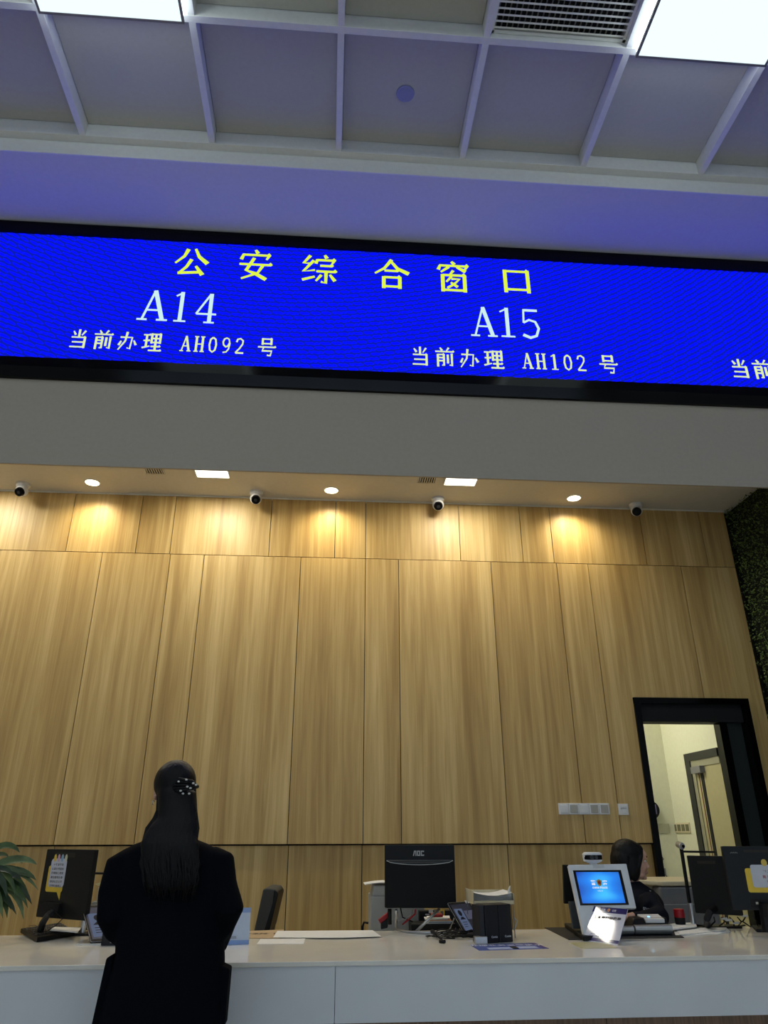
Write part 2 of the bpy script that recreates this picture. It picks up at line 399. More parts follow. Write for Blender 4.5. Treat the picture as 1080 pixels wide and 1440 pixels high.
def S(pts, w0, w1=None): return (pts, w0, w0 if w1 is None else w1)
H_, V_ = 6.5, 10
def hh(x0, y, x1, y1=None): return S([(x0, y), (x1, y if y1 is None else y1)], H_)
def vv(x, y0, y1): return S([(x, y0), (x, y1)], V_)
G = {
 '公': [S([(38, 92), (29, 68), (6, 44)], 11, 5), S([(58, 94), (70, 68), (95, 46)], 7, 13), S([(50, 58), (38, 32), (20, 12)], 10, 6), S([(16, 11), (80, 17)], 8), S([(64, 36), (84, 8)], 7, 13)],
 '安': [S([(48, 99), (55, 88)], 7, 11), S([(16, 84), (10, 66)], 7, 10), hh(14, 82, 88), S([(88, 84), (80, 68)], 9, 5), S([(46, 72), (26, 30), (52, 20), (82, 2)], 9, 11), S([(72, 50), (58, 22), (14, 2)], 9, 5), hh(6, 50, 94)],
 '综': [S([(26, 96), (8, 70), (30, 70)], 9, 6), S([(36, 80), (8, 42), (40, 48)], 9, 6), S([(6, 14), (40, 26)], 8, 6), S([(66, 99), (72, 89)], 7, 11), S([(46, 84), (42, 70)], 7, 9), hh(46, 82, 94), S([(94, 84), (87, 71)], 8, 5), hh(54, 63, 88), hh(44, 44, 98), S([(71, 44), (71, 6), (58, 10)], V_, 6), S([(58, 32), (44, 12)], 8, 5), S([(82, 34), (96, 14)], 6, 10)],
 '合': [S([(50, 97), (30, 68), (4, 50)], 10, 5), S([(48, 92), (66, 68), (97, 52)], 7, 12), hh(30, 60, 68), vv(28, 40, 2), hh(28, 38, 72), vv(72, 40, 2), hh(28, 8, 72)],
 '窗': [S([(46, 100), (54, 91)], 7, 10), S([(14, 86), (9, 72)], 7, 10), hh(12, 86, 90), S([(90, 88), (82, 74)], 8, 5), S([(38, 82), (16, 64)], 8, 5), S([(60, 82), (84, 68)], 6, 11), S([(50, 70), (40, 56)], 8, 5), vv(20, 56, 0), hh(20, 54, 80), vv(80, 56, 0), hh(20, 5, 80), S([(44, 50), (30, 32)], 7, 5), S([(44, 42), (66, 42), (50, 24), (32, 12)], 6, 6), S([(42, 30), (60, 16)], 5, 8)],
 '口': [vv(18, 78, 4), hh(18, 74, 80), vv(80, 78, 4), hh(18, 14, 80)],
 '当': [vv(50, 98, 60), S([(20, 88), (32, 70)], 6, 11), S([(80, 92), (64, 68)], 9, 5), hh(14, 57, 82), vv(82, 60, 2), hh(20, 32, 82), hh(12, 7, 82)],
 '前': [S([(28, 98), (38, 84)], 6, 11), S([(72, 99), (60, 82)], 9, 5), hh(4, 78, 96), vv(16, 64, 0), hh(16, 62, 46), S([(46, 64), (46, 6), (36, 8)], V_, 6), hh(16, 46, 46), hh(16, 30, 46), vv(66, 62, 18), S([(86, 68), (86, 5), (74, 10)], V_, 6)],
 '办': [S([(12, 68), (72, 68), (66, 8), (52, 14)], 8, 7), S([(44, 96), (38, 48), (8, 2)], 11, 5), S([(18, 48), (8, 26)], 7, 11), S([(82, 52), (94, 30)], 7, 12)],
 '理': [hh(4, 86, 38), hh(6, 56, 36), S([(2, 18), (40, 28)], 8, 5), vv(21, 86, 22), vv(47, 94, 42), hh(47, 90, 90), vv(90, 94, 42), hh(47, 68, 90), hh(47, 47, 90), vv(68, 90, 6), hh(46, 26, 92), hh(36, 5, 98)],
 '号': [vv(28, 96, 62), hh(28, 92, 72), vv(72, 96, 62), hh(28, 68, 72), hh(6, 50, 94), S([(36, 50), (28, 30), (76, 30), (70, 6), (54, 8)], 8, 8)],
}
HW, VW = 5, 12
L_ = {
 'A': [S([(50, 98), (18, 4)], 7), S([(50, 98), (82, 4)], 14), S([(28, 34), (70, 34)], 6), S([(2, 3), (34, 3)], 6), S([(64, 3), (99, 3)], 6)],
 '1': [S([(52, 98), (52, 4)], 14), S([(24, 84), (52, 95)], 6), S([(24, 3), (80, 3)], 6)],
 '4': [S([(68, 97), (68, 4)], 14), S([(64, 95), (8, 30)], 7), S([(8, 30), (96, 30)], 7), S([(44, 3), (90, 3)], 6)],
 '5': [S([(26, 94), (84, 94)], 10), S([(26, 97), (22, 52)], 7), S([(22, 52), (46, 62), (72, 56), (84, 34), (72, 10), (46, 3), (16, 12)], 8, 12)],
 'H': [S([(24, 98), (24, 3)], 14), S([(78, 98), (78, 3)], 14), S([(24, 50), (78, 50)], 6), S([(6, 97), (42, 97)], 6), S([(60, 97), (96, 97)], 6), S([(6, 3), (42, 3)], 6), S([(60, 3), (96, 3)], 6)],
 '0': [S([(50, 97), (28, 84), (20, 50), (28, 16), (50, 3), (72, 16), (80, 50), (72, 84), (50, 97)], 11)],
 '9': [S([(78, 66), (66, 46), (46, 40), (26, 52), (20, 70), (30, 90), (50, 97), (70, 90), (80, 62), (72, 26), (54, 8), (24, 4)], 11, 8)],
 '2': [S([(20, 74), (28, 92), (52, 97), (76, 84), (74, 62), (50, 34), (16, 6)], 11, 9), S([(16, 5), (86, 5)], 11)],
}
L_['0b'] = L_['0']
def strokes_bm(b, strokes, ox, oz, sx, sz, y, k=1.0, depth=.004):
    for n_, (pts, w0, w1) in enumerate(strokes):
        P = [Vector((p[0]/100*sx, 0, p[1]/100*sz)) for p in pts]; m = len(P)
        L2, R2 = [], []
        for i, p in enumerate(P):
            t = (P[min(i+1, m-1)]-P[max(i-1, 0)]).normalized(); nrm = Vector((-t.z, 0, t.x))
            wd = (w0+(w1-w0)*i/(m-1))/200*max(sx, sz*.7)*k
            # keep corner widths constant
            L2.append(p+nrm*wd); R2.append(p-nrm*wd)
        if m == 2 and abs(P[0].z-P[1].z) < 1e-6 and w0 == H_:      # triangular terminal of a horizontal
            q = P[1]; wv = 9/200*sx*k
            b.prism([(ox+q.x-wv*2.2, y, oz+q.z), (ox+q.x-wv*.4, y, oz+q.z+wv*1.9), (ox+q.x+wv*.9, y, oz+q.z+wv*.3), (ox+q.x+wv*.2, y, oz+q.z-wv*.4)], (0, -depth-.0002*n_, 0))
        for i in range(m-1):
            q = [L2[i], L2[i+1], R2[i+1], R2[i]]
            b.prism([(ox+a.x, y, oz+a.z) for a in q], (0, -depth-.0002*n_, 0))
def glyph(ch, px, py, wpx, hpx, m, k=1.0, tab=G):
    a = at(px, py, FY); pxm = (at(px+10, py, FY).x-at(px-10, py, FY).x)/20; pym = (at(px, py-10, FY).z-at(px, py+10, FY).z)/20
    sx, sz = wpx*pxm, hpx*pym; b = B()
    strokes_bm(b, tab[ch], a.x-sx/2, a.z-sz/2, sx, sz, FY+.0115, k); b.build('character', m, led, norm=True)
for ch, x, y in (('公', 269, 367), ('安', 359, 371), ('综', 448, 378), ('合', 551, 384), ('窗', 638, 388), ('口', 727, 391)): glyph(ch, x, y, 51, 42, LY)
for ch, x, y, w_ in (('A', 216, 428, 44), ('1', 254, 430, 30), ('4', 290, 432, 32)): glyph(ch, x, y, w_, 43, LW, 1, L_)
for ch, x, y, w_ in (('A', 680, 451, 38), ('1', 713, 452, 34), ('5', 746, 454, 33)): glyph(ch, x, y, w_, 42, LW, 1, L_)
def small(x0, y0, sl, num):
    for k, ch in enumerate('当前办理'): x = x0+k*34.5; glyph(ch, x, y0+sl*(x-x0), 28, 27, LC, 1.05)
    for k, ch in enumerate(num): x = x0+151+k*19; glyph(ch, x, y0+sl*(x-x0), 16, 22, LC, 1.15, L_)
    x = x0+265; glyph('号', x, y0+sl*(x-x0), 28, 27, LC, 1.05)
small(110, 475, .046, 'AH092'); small(591, 499.5, .045, 'AH102')
for k, ch in enumerate('当前办理'): glyph(ch, 1041+k*32, 517+k*1.6, 28, 27, LC, 1.05)
# ------------------------------------------------------------------ recess lamps, vents, cameras
DL = mat('downlight_lens', (255, 240, 205), .5, emit=6)
def downlight(px, py, label):
    p = onz(px, py, ZR); t = thing('downlight', label, 'downlight', (p.x, p.y, ZR), group='recessed round downlights')
    b = B().loft([((p.x, p.y, ZR-.006), .068, .068), ((p.x, p.y, ZR), .072, .072)], 28); b.build('rim', WHITE, t)
    B().loft([((p.x, p.y, ZR-.009), .06, .06), ((p.x, p.y, ZR-.006), .06, .06)], 28).build('lens', DL, t)
    lamp('downlight_bulb', 'SPOT', (p.x, p.y, ZR-.02), DOWN_W, (1, .85, .56), .04, (0, 0, 0), t, spot_size=2.7, spot_blend=1)
downlight(130, 678, 'warm round recessed downlight above the oak wall, leftmost of the three')
downlight(466, 689, 'warm round recessed downlight above the oak wall, between the two square lights')
downlight(807, 700, 'warm round recessed downlight above the oak wall, rightmost of the three')
PLM = mat('panel_light_lens', (255, 252, 240), .5, emit=3)
def sqlight(px, py, label):
    p = onz(px, py, ZR); p.y -= .13; t = thing('square_light', label, 'ceiling light', (p.x, p.y, ZR), group='square recessed lights')
    h = .15; f = B()
    for a in ((-h, h, -h, -h+.008), (-h, h, h-.008, h), (-h, -h+.008, -h, h), (h-.008, h, -h, h)): f.box(p.x+a[0], p.x+a[1], p.y+a[2], p.y+a[3], ZR-.008, ZR)
    f.build('frame', WHITE, t); h -= .01
    B().box(p.x-h, p.x+h, p.y-h, p.y+h, ZR-.006, ZR).build('lens', PLM, t)
    lamp('square_light_lamp', 'AREA', (p.x, p.y, ZR-.012), PANEL_W, (1, .94, .78), .27, (0, 0, 0), t)
sqlight(300, 670, 'bright square recessed light in the recess ceiling beside the left vent')
sqlight(646, 681, 'bright square recessed light in the recess ceiling beside the right vent')
sqlight(-45, 659, 'bright square recessed light in the recess ceiling, just outside the left edge of the photo')
def vent(px, py, label):
    p = onz(px, py, ZR); p.y -= .07; t = thing('ceiling_vent', label, 'vent', (p.x, p.y, ZR), group='small recess vents')
    h = .10; hx = .085
    f = B()
    for a in ((-hx, hx, -h, -h+.01), (-hx, hx, h-.01, h), (-hx, -hx+.01, -h, h), (hx-.01, hx, -h, h)): f.box(p.x+a[0], p.x+a[1], p.y+a[2], p.y+a[3], ZR-.008, ZR)
    f.build('frame', REC, t); B().box(p.x-hx+.005, p.x+hx-.005, p.y-h, p.y+h, ZR-.002, ZR-.0005).build('backing', BLKM, t)
    for k in range(7):
        x = p.x-hx+.022+k*(2*hx-.044)/6; B().box(x-.004, x+.004, p.y-h, p.y+h, ZR-.008, ZR-.002).build('slat', REC, t)
vent(218, 664, 'small dark slatted vent beside the left square light'); vent(600, 677, 'small dark slatted vent beside the right square light')
def dome(px, py, label, yaw):
    p = onz(px, py+3, ZR-.06); t = thing('security_camera', label, 'security camera', (p.x, p.y, ZR), group='turret cameras along the oak wall')
    B().loft([((p.x, p.y, ZR), .064, .064), ((p.x, p.y, ZR-.02), .062, .062), ((p.x, p.y, ZR-.035), .050, .050)], 24).build('base', WPL, t, smooth=False, bevel=.002)
    B().ell((p.x, p.y, ZR-.068), (.056, .056, .056)).build('ball', WPL, t, smooth=True)
    d = Vector((math.sin(yaw)*.7, -.75, -.62)).normalized(); c = Vector((p.x, p.y, ZR-.068))
    B().tube([c+d*.034, c+d*.055, c+d*.061], [.044, .040, .034], 20).build('lens_face', BLACK, t)
    B().tube([c+d*.058, c+d*.065], [.016, .014], 16).build('lens', BLKM, t)
for a in ((31, 686, 'white turret security camera at the far left of the recess ceiling', -.1), (360, 697, 'white turret security camera beside the left square light', .1), (616, 706, 'white turret security camera below the right vent', -.1), (895, 714, 'white turret security camera between the rightmost downlight and the plant wall', -.5)): dome(*a)
# ------------------------------------------------------------------ sockets on the wall
def plates(x0, n, zc, label):
    t = thing('wall_switch', label, 'wall switch', (x0, YW, zc)); wd = .0865
    for k in range(n):
        a = x0+k*wd; p = B().box(a+.0005, a+wd-.0005, YW-.009, YW, zc-.043, zc+.043).build('plate', WPL, t, bevel=.002)
        B().box(a+.012, a+wd-.012, YW-.014, YW-.009, zc-.031, zc+.031).build('rocker', LGREY if (k in (1, 3, 4)) else WPL, p, bevel=.002)
    return t
zs_ = at(820, 1137.5, YW).z
t = plates(at(785, 1137, YW).x, 5, zs_, 'five-gang white switch and socket plate on the oak wall'); t.children[1]['label'] = 'socket plate with grey centre'
x1 = at(869, 1138, YW).x
t = plates(x1, 1, zs_-.004, 'single white switch plate with tiny print beside the black door frame')
text_part('总控开关', 'lettering', mat('ink', (40, 40, 45), .6), t, (x1+.043, YW-.0145, zs_+.004), (1, 0, 0), (0, 0, 1), .012)
# ------------------------------------------------------------------ black door frame and corridor
df = thing('door_1', 'black metal door frame at the right end of the oak wall', 'door frame', (3.2, YW, 0), kind='structure'); df.pop('category', None) if hasattr(df, 'pop') else None
FT = .055
f = B(); f.box(DX0, DX0+FT, YW-.02, YW+.2, 0, DZ); f.box(DX1-FT, DX1, YW-.02, YW+.2, 0, DZ); f.box(DX0, DX1, YW-.021, YW+.2, DZ-.05, DZ); f.build('frame', BLACK, df)
B().box(DX0+FT, DX1-FT, YW+.03, YW+.2, DZ-.2, DZ-.05).build('header', BLKM, df)
XM = at(1012, 1010, YW+.05).x
B().box(XM-.02, XM+.05, YW+.04, YW+.14, 0, DZ-.2).build('mullion', BLACK, df)
B().box(XM+.05, DX1-FT, YW+.08, YW+.1, 0, DZ-.2).build('dark_pane', mat('dark_glass', (42, 48, 48), .35, spec=.3), df, label='dark glass pane')
CX = 3.5
r_ = ray(938, 1083); YC = CX*r_.y/r_.x
CW = mat('corridor_paint', (222, 222, 196), .8)
XCL = 1.6
struct('wall_corridor', B().box(XCL, CX+.1, YC, YC+.1, 0, 3.2), CW)
cr_ = B(); cr_.box(CX, CX+.1, YW+.2, YC, 0, 3.2); cw = struct('wall_corridor_right', cr_, CW)
struct('wall_corridor_left', B().box(XCL-.1, XCL, YW+.2, YC, 0, 3.2), CW)
struct('ceiling_corridor', B().box(XCL-.1, CX+.1, YW+.2, YC+.1, 3.2, 3.3), WHITE)
lamp('corridor_lamp', 'AREA', (2.35, (YW+YC)/2+.1, 3.15), CORR_W, (1, .96, .82), .6)
# door in the corridor's right wall
nX = Vector((1, 0, 0)); q1 = onpl(965, 1061, Vector((CX, 0, 0)), nX); q2 = onpl(976, 1064, Vector((CX, 0, 0)), nX)
d2 = thing('door_2', 'half seen door with black surround in the corridor behind the black frame', 'door', (CX, q1.y, 0))
ye, y1_, zt2 = YW+.2, q1.y, q1.z
b = B(); b.box(CX-.03, CX+.0, y1_-.1, y1_, 0, zt2); b.box(CX-.03, CX, ye, y1_-.1, zt2-.07, zt2); b.build('surround', mat('charcoal_surround', (38, 40, 38), .5), d2)
b = B(); b.box(CX-.02, CX, y1_-.16, y1_-.1, 0, zt2-.07); b.box(CX-.02, CX, ye, y1_-.16, zt2-.13, zt2-.07); b.build('steel_frame', mat('olive_grey_metal', (150, 148, 125), .5), d2)
B().box(CX-.012, CX, ye, y1_-.16, 0, zt2-.13).build('door_leaf', mat('olive_door', (176, 168, 128), .5), d2)
B().box(CX-.018, CX-.012, y1_-.30, y1_-.25, 0, zt2-.13).build('dark_gap', BLKM, d2)
B().box(CX-.016, CX-.012, y1_-.22, y1_-.21, 0, zt2-.13).build('red_edge', mat('brown_edge', (120, 60, 45), .6), d2)
B().box(CX-.06, CX-.013, y1_-.34, y1_-.16, zt2-.19, zt2-.13).build('door_closer', GREY, d2)
# corridor socket strip, wall phone, clock
p = onpl(959, 1164, Vector((CX, 0, 0)), nX); t = thing('socket_strip', 'four-gang cream socket strip on the corridor wall seen through the black frame', 'socket', (CX, p.y, p.z))
pa, pb = onpl(971, 1164, Vector((CX, 0, 0)), nX).y, onpl(948, 1164, Vector((CX, 0, 0)), nX).y; pw_ = (pb-pa)/4
B().box(CX-.01, CX, pa, pb, p.z-.045, p.z+.045).build('plate', CREAM, t, bevel=.002)
for k in range(4): y = pa+pw_*(k+.5); B().box(CX-.013, CX-.01, y-pw_*.36, y+pw_*.36, p.z-.03, p.z+.03).build('socket', mat('socket_olive', (110, 110, 85), .5), t)
p = at(914, 1139, YC); t = thing('wall_device', 'dark round device on the corridor wall at the edge of the black frame', 'device', (p.x, YC, p.z))
B().tube([(p.x, YC, p.z), (p.x, YC-.04, p.z)], .085, 24).build('body', BLK, t, bevel=.004); B().box(p.x-.01, p.x+.05, YC-.045, YC-.04, p.z-.04, p.z+.05).build('display', mat('pale_violet', (110, 105, 150), .4), t)
p = at(929, 1165, YC); t = thing('wall_plate', 'pale flush blank plate on the shaded corridor wall', 'wall plate', (p.x, YC, p.z))
B().box(p.x-.11, p.x+.09, YC-.006, YC, p.z-.045, p.z+.045).build('plate', mat('plate_olive', (185, 185, 160), .6), t, bevel=.002)
t = thing('wall_cable', 'thin cable looped on a hook on the corridor wall above the printer', 'cable', tuple(at(929, 1220, YC-.02)))
pts = [at(x, y, YC-.015) for x, y in ((926, 1206), (930, 1203), (933, 1208), (930, 1213), (926, 1216), (929, 1222), (934, 1228), (938, 1233))]
B().tube(pts, .004, 6).build('cable', BLK, t, smooth=True); a = at(929, 1224, YC); B().box(a.x-.03, a.x+.04, YC-.03, YC, a.z-.04, a.z+.02).build('plug_plate', GREY, t, bevel=.003)
# ------------------------------------------------------------------ counter
ZU = at(780, 1434, 3.75).z; YCF, YCB = 3.75, 4.79
ct = thing('service_counter', 'long pale stone service counter with a grey front fascia and wood base', 'counter', (0, 4.2, 0))
B().box(XL+.3, XH-2.4, YCF, YCB, ZC-.02, ZC).build('counter_top', COUNT, ct, bevel=.003)
sx_ = at(471, 1395, YCF+.01).x
for a, b_ in ((XL+.3, sx_-2.4), (sx_-2.4, sx_), (sx_, sx_+2.4), (sx_+2.4, XH-2.4)):
    B().box(a+.001, b_-.001, YCF+.008, YCF+.03, ZU, ZC-.02).build('front_panel', CFRONT, ct, bevel=.001)
B().box(XL+.3, XH-2.4, YCF+.03, YCF+.3, ZU, ZU+.02).build('underside_panel', CFRONT, ct)
BW = mat('base_wood', (150, 122, 98), .6, noise=.35, nscale=30, stretch=(3, 1, .15))
x = XL+.3
while x < XH-2.5:
    e = min(x+.8, XH-2.4); B().box(x+.002, e-.002, YCF+.09, YCF+.11, .08, ZU).build('base_panel', BW, ct); x = e
B().box(XL+.3, XH-2.4, YCF+.14, YCF+.16, 0, .08).build('plinth', BLKM, ct)
B().box(XL+.3, XH-2.4, YCB-.06, YCB-.03, 0, ZC-.02).build('back_panel', CFRONT, ct)
# desks behind
def desk(x0, x1, y0, y1, label):
    t = thing('desk', label, 'desk', ((x0+x1)/2, (y0+y1)/2, 0)); B().box(x0, x1, y0, y1, .715, .74).build('desktop', LGREY, t, bevel=.002)
    for X in (x0+.03, x1-.05):
        for Y in (y0+.03, y1-.05): B().box(X, X+.03, Y, Y+.03, 0, .715).build('leg', GREY, t)
desk(.16, 1.35, 4.86, 5.62, 'low grey desk behind the counter carrying the middle printer, mostly hidden')
desk(2.16, 3.3, 5.3, 5.95, 'low grey desk behind the counter carrying the big printer, mostly hidden')
desk(-1.8, -.95, 4.86, 5.7, 'low grey desk behind the counter at the left, mostly hidden')
# ------------------------------------------------------------------ leaning flat things: frame from photo corners on the counter
def lean(bl, br, tl, z=ZC, tilt=None, nrm=None):
    P0 = onz(*bl, z); P1 = onz(*br, z); e = (P1-P0).normalized()
    d = ray(*tl); Q = OR+d*((P0-OR).dot(e)/d.dot(e)); wv = Q-P0
    if tilt is not None:
        v = Vector((-e.y*math.sin(tilt), e.x*math.sin(tilt), math.cos(tilt))); Q = onpl(*tl, P0, e.cross(v)); wv = v*(Q-P0).dot(v)
    if nrm is not None:
        nrm = Vector(nrm).normalized(); e = Vector((-nrm.y, nrm.x, 0)).normalized(); v = nrm.cross(e)
        Q = onpl(*tl, P0, nrm); wv = v*(Q-P0).dot(v); Q = onpl(*br, P0, nrm); P1 = P0+e*(Q-P0).dot(e)
    M = Matrix.Identity(4); v = wv.normalized(); n = e.cross(v)
    for i in range(3): M[i][0] = e[i]; M[i][1] = v[i]; M[i][2] = n[i]; M[i][3] = P0[i]
    return M, (P1-P0).length, wv.length     # local: x right, y up the face, z out towards the viewer
def frame2(A, Bp, z0):
    A = Vector((A[0], A[1], z0)); Bp = Vector((Bp[0], Bp[1], z0)); e = (Bp-A).normalized()
    M = Matrix.Identity(4); n = e.cross(Vector((0, 0, 1)))
    for i in range(3): M[i][0] = e[i]; M[i][1] = (0, 0, 1)[i]; M[i][2] = n[i]; M[i][3] = A[i]
    return M, (Bp-A).length                 # local: x right, y up, z towards the viewer
def ltext(t, txt, x, y, z, h, m, bold=0, name='lettering', width=None):
    M = WM[t.name]; R3 = M.to_3x3()
    return text_part(txt, name, m, t, M @ Vector((x, y, z)), R3 @ Vector((1, 0, 0)), R3 @ Vector((0, 1, 0)), h, bold, .0004, width=width)
def rrect(x0, x1, y0, y1, r, n=4):
    p = []
    for cx_, cy_, a0 in ((x1-r, y0+r, -90), (x1-r, y1-r, 0), (x0+r, y1-r, 90), (x0+r, y0+r, 180)):
        for k in range(n+1): a = math.radians(a0+90*k/n); p.append((cx_+r*math.cos(a), cy_+r*math.sin(a)))
    return p
def plate(b, pts, z0, z1): return b.prism([(x, y, z0) for x, y in pts], (0, 0, z1-z0))
INK = mat('ink_dark', (45, 45, 52), .6); INKB = mat('ink_blue', (40, 50, 150), .6); INKW = mat('ink_white', (235, 235, 240), .6); INKR = mat('ink_red', (170, 40, 45), .6)
BADGE = mat('badge_gold', (215, 170, 60), .4); BRED = mat('badge_red', (190, 30, 30), .4)
def badge(t, x, y, z, h):
    b = B(); plate(b, [(x-h*.42, y+h*.28), (x-h*.28, y-h*.35), (x, y-h*.5), (x+h*.28, y-h*.35), (x+h*.42, y+h*.28), (x, y+h*.5)], z, z+.0006); q = b.build('badge', BADGE, t, local=True)
    c = B(); plate(c, [(x+math.cos(a)*h*.24, y+.02*h+math.sin(a)*h*.24) for a in [k*.5236 for k in range(12)]], z+.0006, z+.001); c.build('badge_centre', BRED, q, local=True)
# ---- computer monitors seen from behind
def monitor(name_label, A, Bp, z0, z1, th=.03, mtl=BLK, vent_=(.25, .62, .86, .93)):
    M, wd = frame2(A, Bp, z0); h = z1-z0
    t = thing('monitor', name_label, 'monitor', mtx=M)
    b = B(); plate(b, rrect(0, wd, 0, h, .006), -th, 0); b.build('housing', mtl, t, local=True, bevel=.003)
    b = B(); plate(b, rrect(.012, wd-.012, .012, h-.012, .004), -th-.002, -th); b.build('screen', BLACK, t, local=True)
    if vent_:
        v = B(); x0, x1, y0, y1 = vent_; plate(v, [(x0*wd, y0*h), (x1*wd, y0*h), (x1*wd, y1*h), (x0*wd, y1*h)], 0, .0008); v.build('vent_strip', mat('brown_vent', (40, 36, 30), .6), t, local=True)
    return t, M, wd, h
# middle monitor
A = at(541, 1280, 4.74); Bq = at(642, 1277, 4.70); z0, z1 = A.z+.012, at(589, 1188, 4.72).z
t, M, wd, h = monitor('black monitor with AOC lettering on its back and a silver loop stand', A, Bq, z0, z1, vent_=None)
b = B(); plate(b, rrect(.004, wd-.004, 0, h*.745, .01), 0, .018); b.build('rear_cover', mat('rear_black', (11, 12, 14), .6, spec=.25), t, local=True, bevel=.006, seg=3)
pts = [(.012+(wd-.024)*k/16, h*.745-.022*math.sin(math.pi*k/16)**.5, .021) for k in range(17)]
B().tube(pts, .0016, 6).build('trim_line', SILV, t, local=True); B().tube([(pts[0][0], h*.75, .019), (pts[-1][0], h*.75, .019)], .0014, 6).build('trim_line', GREY, t, local=True)
b = B(); plate(b, [(.02, h*.735), (wd-.02, h*.735), (wd-.06, h*.70), (.06, h*.70)], .018, .0195); b.build('vent_band', DGREY, t, local=True)
lg = mat('logo_grey', (178, 178, 178), .5)
def bars(polys, z=.001):
    b = B()
    for p in polys: plate(b, p, 0, z)
    return b
lx, ly, lh = wd*.41, h*.82, h*.085
s_ = lh*.22
P_ = [[(lx-s_*.3, ly), (lx+s_*.7, ly), (lx+s_*2.0, ly+lh), (lx+s_*.9, ly+lh)], [(lx+s_*2.1, ly), (lx+s_*3, ly), (lx+s_*3, ly+lh), (lx+s_*1.1, ly+lh), (lx+s_*1.5, ly+lh-s_), (lx+s_*2.1, ly+lh-s_)]]
ox = lx+s_*3.6
P_ += [[(ox, ly), (ox+s_, ly), (ox+s_, ly+lh), (ox, ly+lh)], [(ox+s_*2.1, ly), (ox+s_*3.1, ly), (ox+s_*3.1, ly+lh), (ox+s_*2.1, ly+lh)], [(ox+s_, ly), (ox+s_*2.1, ly), (ox+s_*2.1, ly+s_), (ox+s_, ly+s_)], [(ox+s_, ly+lh-s_), (ox+s_*2.1, ly+lh-s_), (ox+s_*2.1, ly+lh), (ox+s_, ly+lh)]]
ox = ox+s_*3.7
P_ += [[(ox, ly), (ox+s_, ly), (ox+s_, ly+lh), (ox, ly+lh)], [(ox+s_, ly), (ox+s_*3.1, ly), (ox+s_*3.1, ly+s_*1.3), (ox+s_, ly+s_)], [(ox+s_, ly+lh-s_), (ox+s_*3.1, ly+lh-s_*1.3), (ox+s_*3.1, ly+lh), (ox+s_, ly+lh)]]
bars(P_).build('logo', lg, t, local=True)
# silver loop stand
s0, s1, s2, s3 = at(557, 1280, 4.74), onz(557, 1306, ZC+.006), onz(585, 1310, ZC+.006), at(618, 1278, 4.73)
B().tube([s0, s1+Vector((0, 0, .01))], .0085, 10).build('stand_leg', SILV, t, smooth=True); B().tube([s3, s2], .008, 10).build('stand_leg', SILV, t, smooth=True)
cc = [onz(556, 1307, ZC+.006), onz(572, 1310, ZC+.006), onz(595, 1311.5, ZC+.006), onz(620, 1311.5, ZC+.006), onz(640, 1310, ZC+.006)]
B().tube(cc, .006, 8).build('stand_base', SILV, t, smooth=True)
b = B(); b.tube([at(548, 1278, 4.76), at(548, 1300, 4.76)], .012, 8); b.tube([at(563, 1276, 4.8), at(566, 1290, 4.86), at(580, 1296, 4.9)], .004, 6); b.build('cable', BLK, t, smooth=True)
B().tube([at(584, 1279, 4.78), at(584, 1285, 4.8), at(575, 1293, 4.82), at(566, 1300, 4.84)], .005, 6).build('red_cable', RED, t, smooth=True)
B().tube([at(580, 1279, 4.78), at(579, 1287, 4.79), at(568, 1294, 4.8), at(556, 1296, 4.8)], .0035, 6).build('grey_cable', GREY, t, smooth=True)
# left monitor
A, Bq = (at(50, 1290, 4.78).x, 4.78), (at(119, 1295, 4.55).x, 4.55)
z0, z1 = at(119, 1295, 4.55).z, at(125, 1195, 4.55).z
t, M, wd, h = monitor('black monitor seen from behind with a yellow speech bubble note, beside the potted plant', A, Bq, z0, z1, .028, mat('monitor_charcoal', (24, 24, 24), .4, spec=.3), (.2, .62, .88, .95))
# note sticker
def sticker(t, cx_, cy_, s, lines, mt, tabs):
    b = B(); plate(b, rrect(cx_-.50*s, cx_+.42*s, cy_-.56*s, cy_+.30*s, .08*s), .0006, .0012); plate(b, [(cx_+.12*s, cy_-.52*s), (cx_+.36*s, cy_-.52*s), (cx_+.36*s, cy_-.82*s)], .0006, .0012); n = b.build('note_backing', YEL, t, local=True, label='yellow speech bubble note')
    b = B(); plate(b, rrect(cx_-.40*s, cx_+.46*s, cy_-.40*s, cy_+.54*s, .12*s), .0012, .0018); n2 = b.build('note', mat('note_white', (205, 208, 222), .6), t, local=True)
    for k, (l, mm) in enumerate(lines): ltext(n2, l, cx_+.02*s, cy_+.34*s-k*.14*s*(6/len(lines)), .0019, .085*s*(6/len(lines))**.5, mm, 0.01, width=min(.66, .11*len(l)*(6/len(lines))**.5)*s)
    for k, c in enumerate(tabs):
        b = B(); x = cx_-.22*s+k*.2*s; plate(b, [(x+.07*s*math.cos(a), cy_+.56*s+.13*s*math.sin(a)) for a in [q*.524 for q in range(12)]], .0018, .0024); b.build('note_tab', c, t, local=True)
pk, bl_, gy = mat('tab_pink', (215, 170, 190), .6), mat('tab_blue', (150, 185, 215), .6), mat('tab_cream', (215, 212, 185), .6)
sticker(t, wd*.30, h*.62, .155, [('十不准守则', INK), ('认真负责服务', INK), ('热情耐心周到', INK), ('廉洁高效办事', INK), ('依法公正公平', INK), ('文明礼貌待人', INK)], None, (YEL, pk, bl_, gy))
b = B(); plate(b, rrect(wd*.1, wd*.5, h*.01, h*.22, .004), 0, .02); b.build('mount_block', BLKM, t, local=True)
b = B(); b.tube([M @ Vector((wd*.42, h*.10, .03)), at(67, 1287, 4.6), at(60, 1298, 4.62), at(56, 1309, 4.66)], [.017, .017, .019, .021], 6, sx=.7); b.build('stand_arm', DGREY, t)
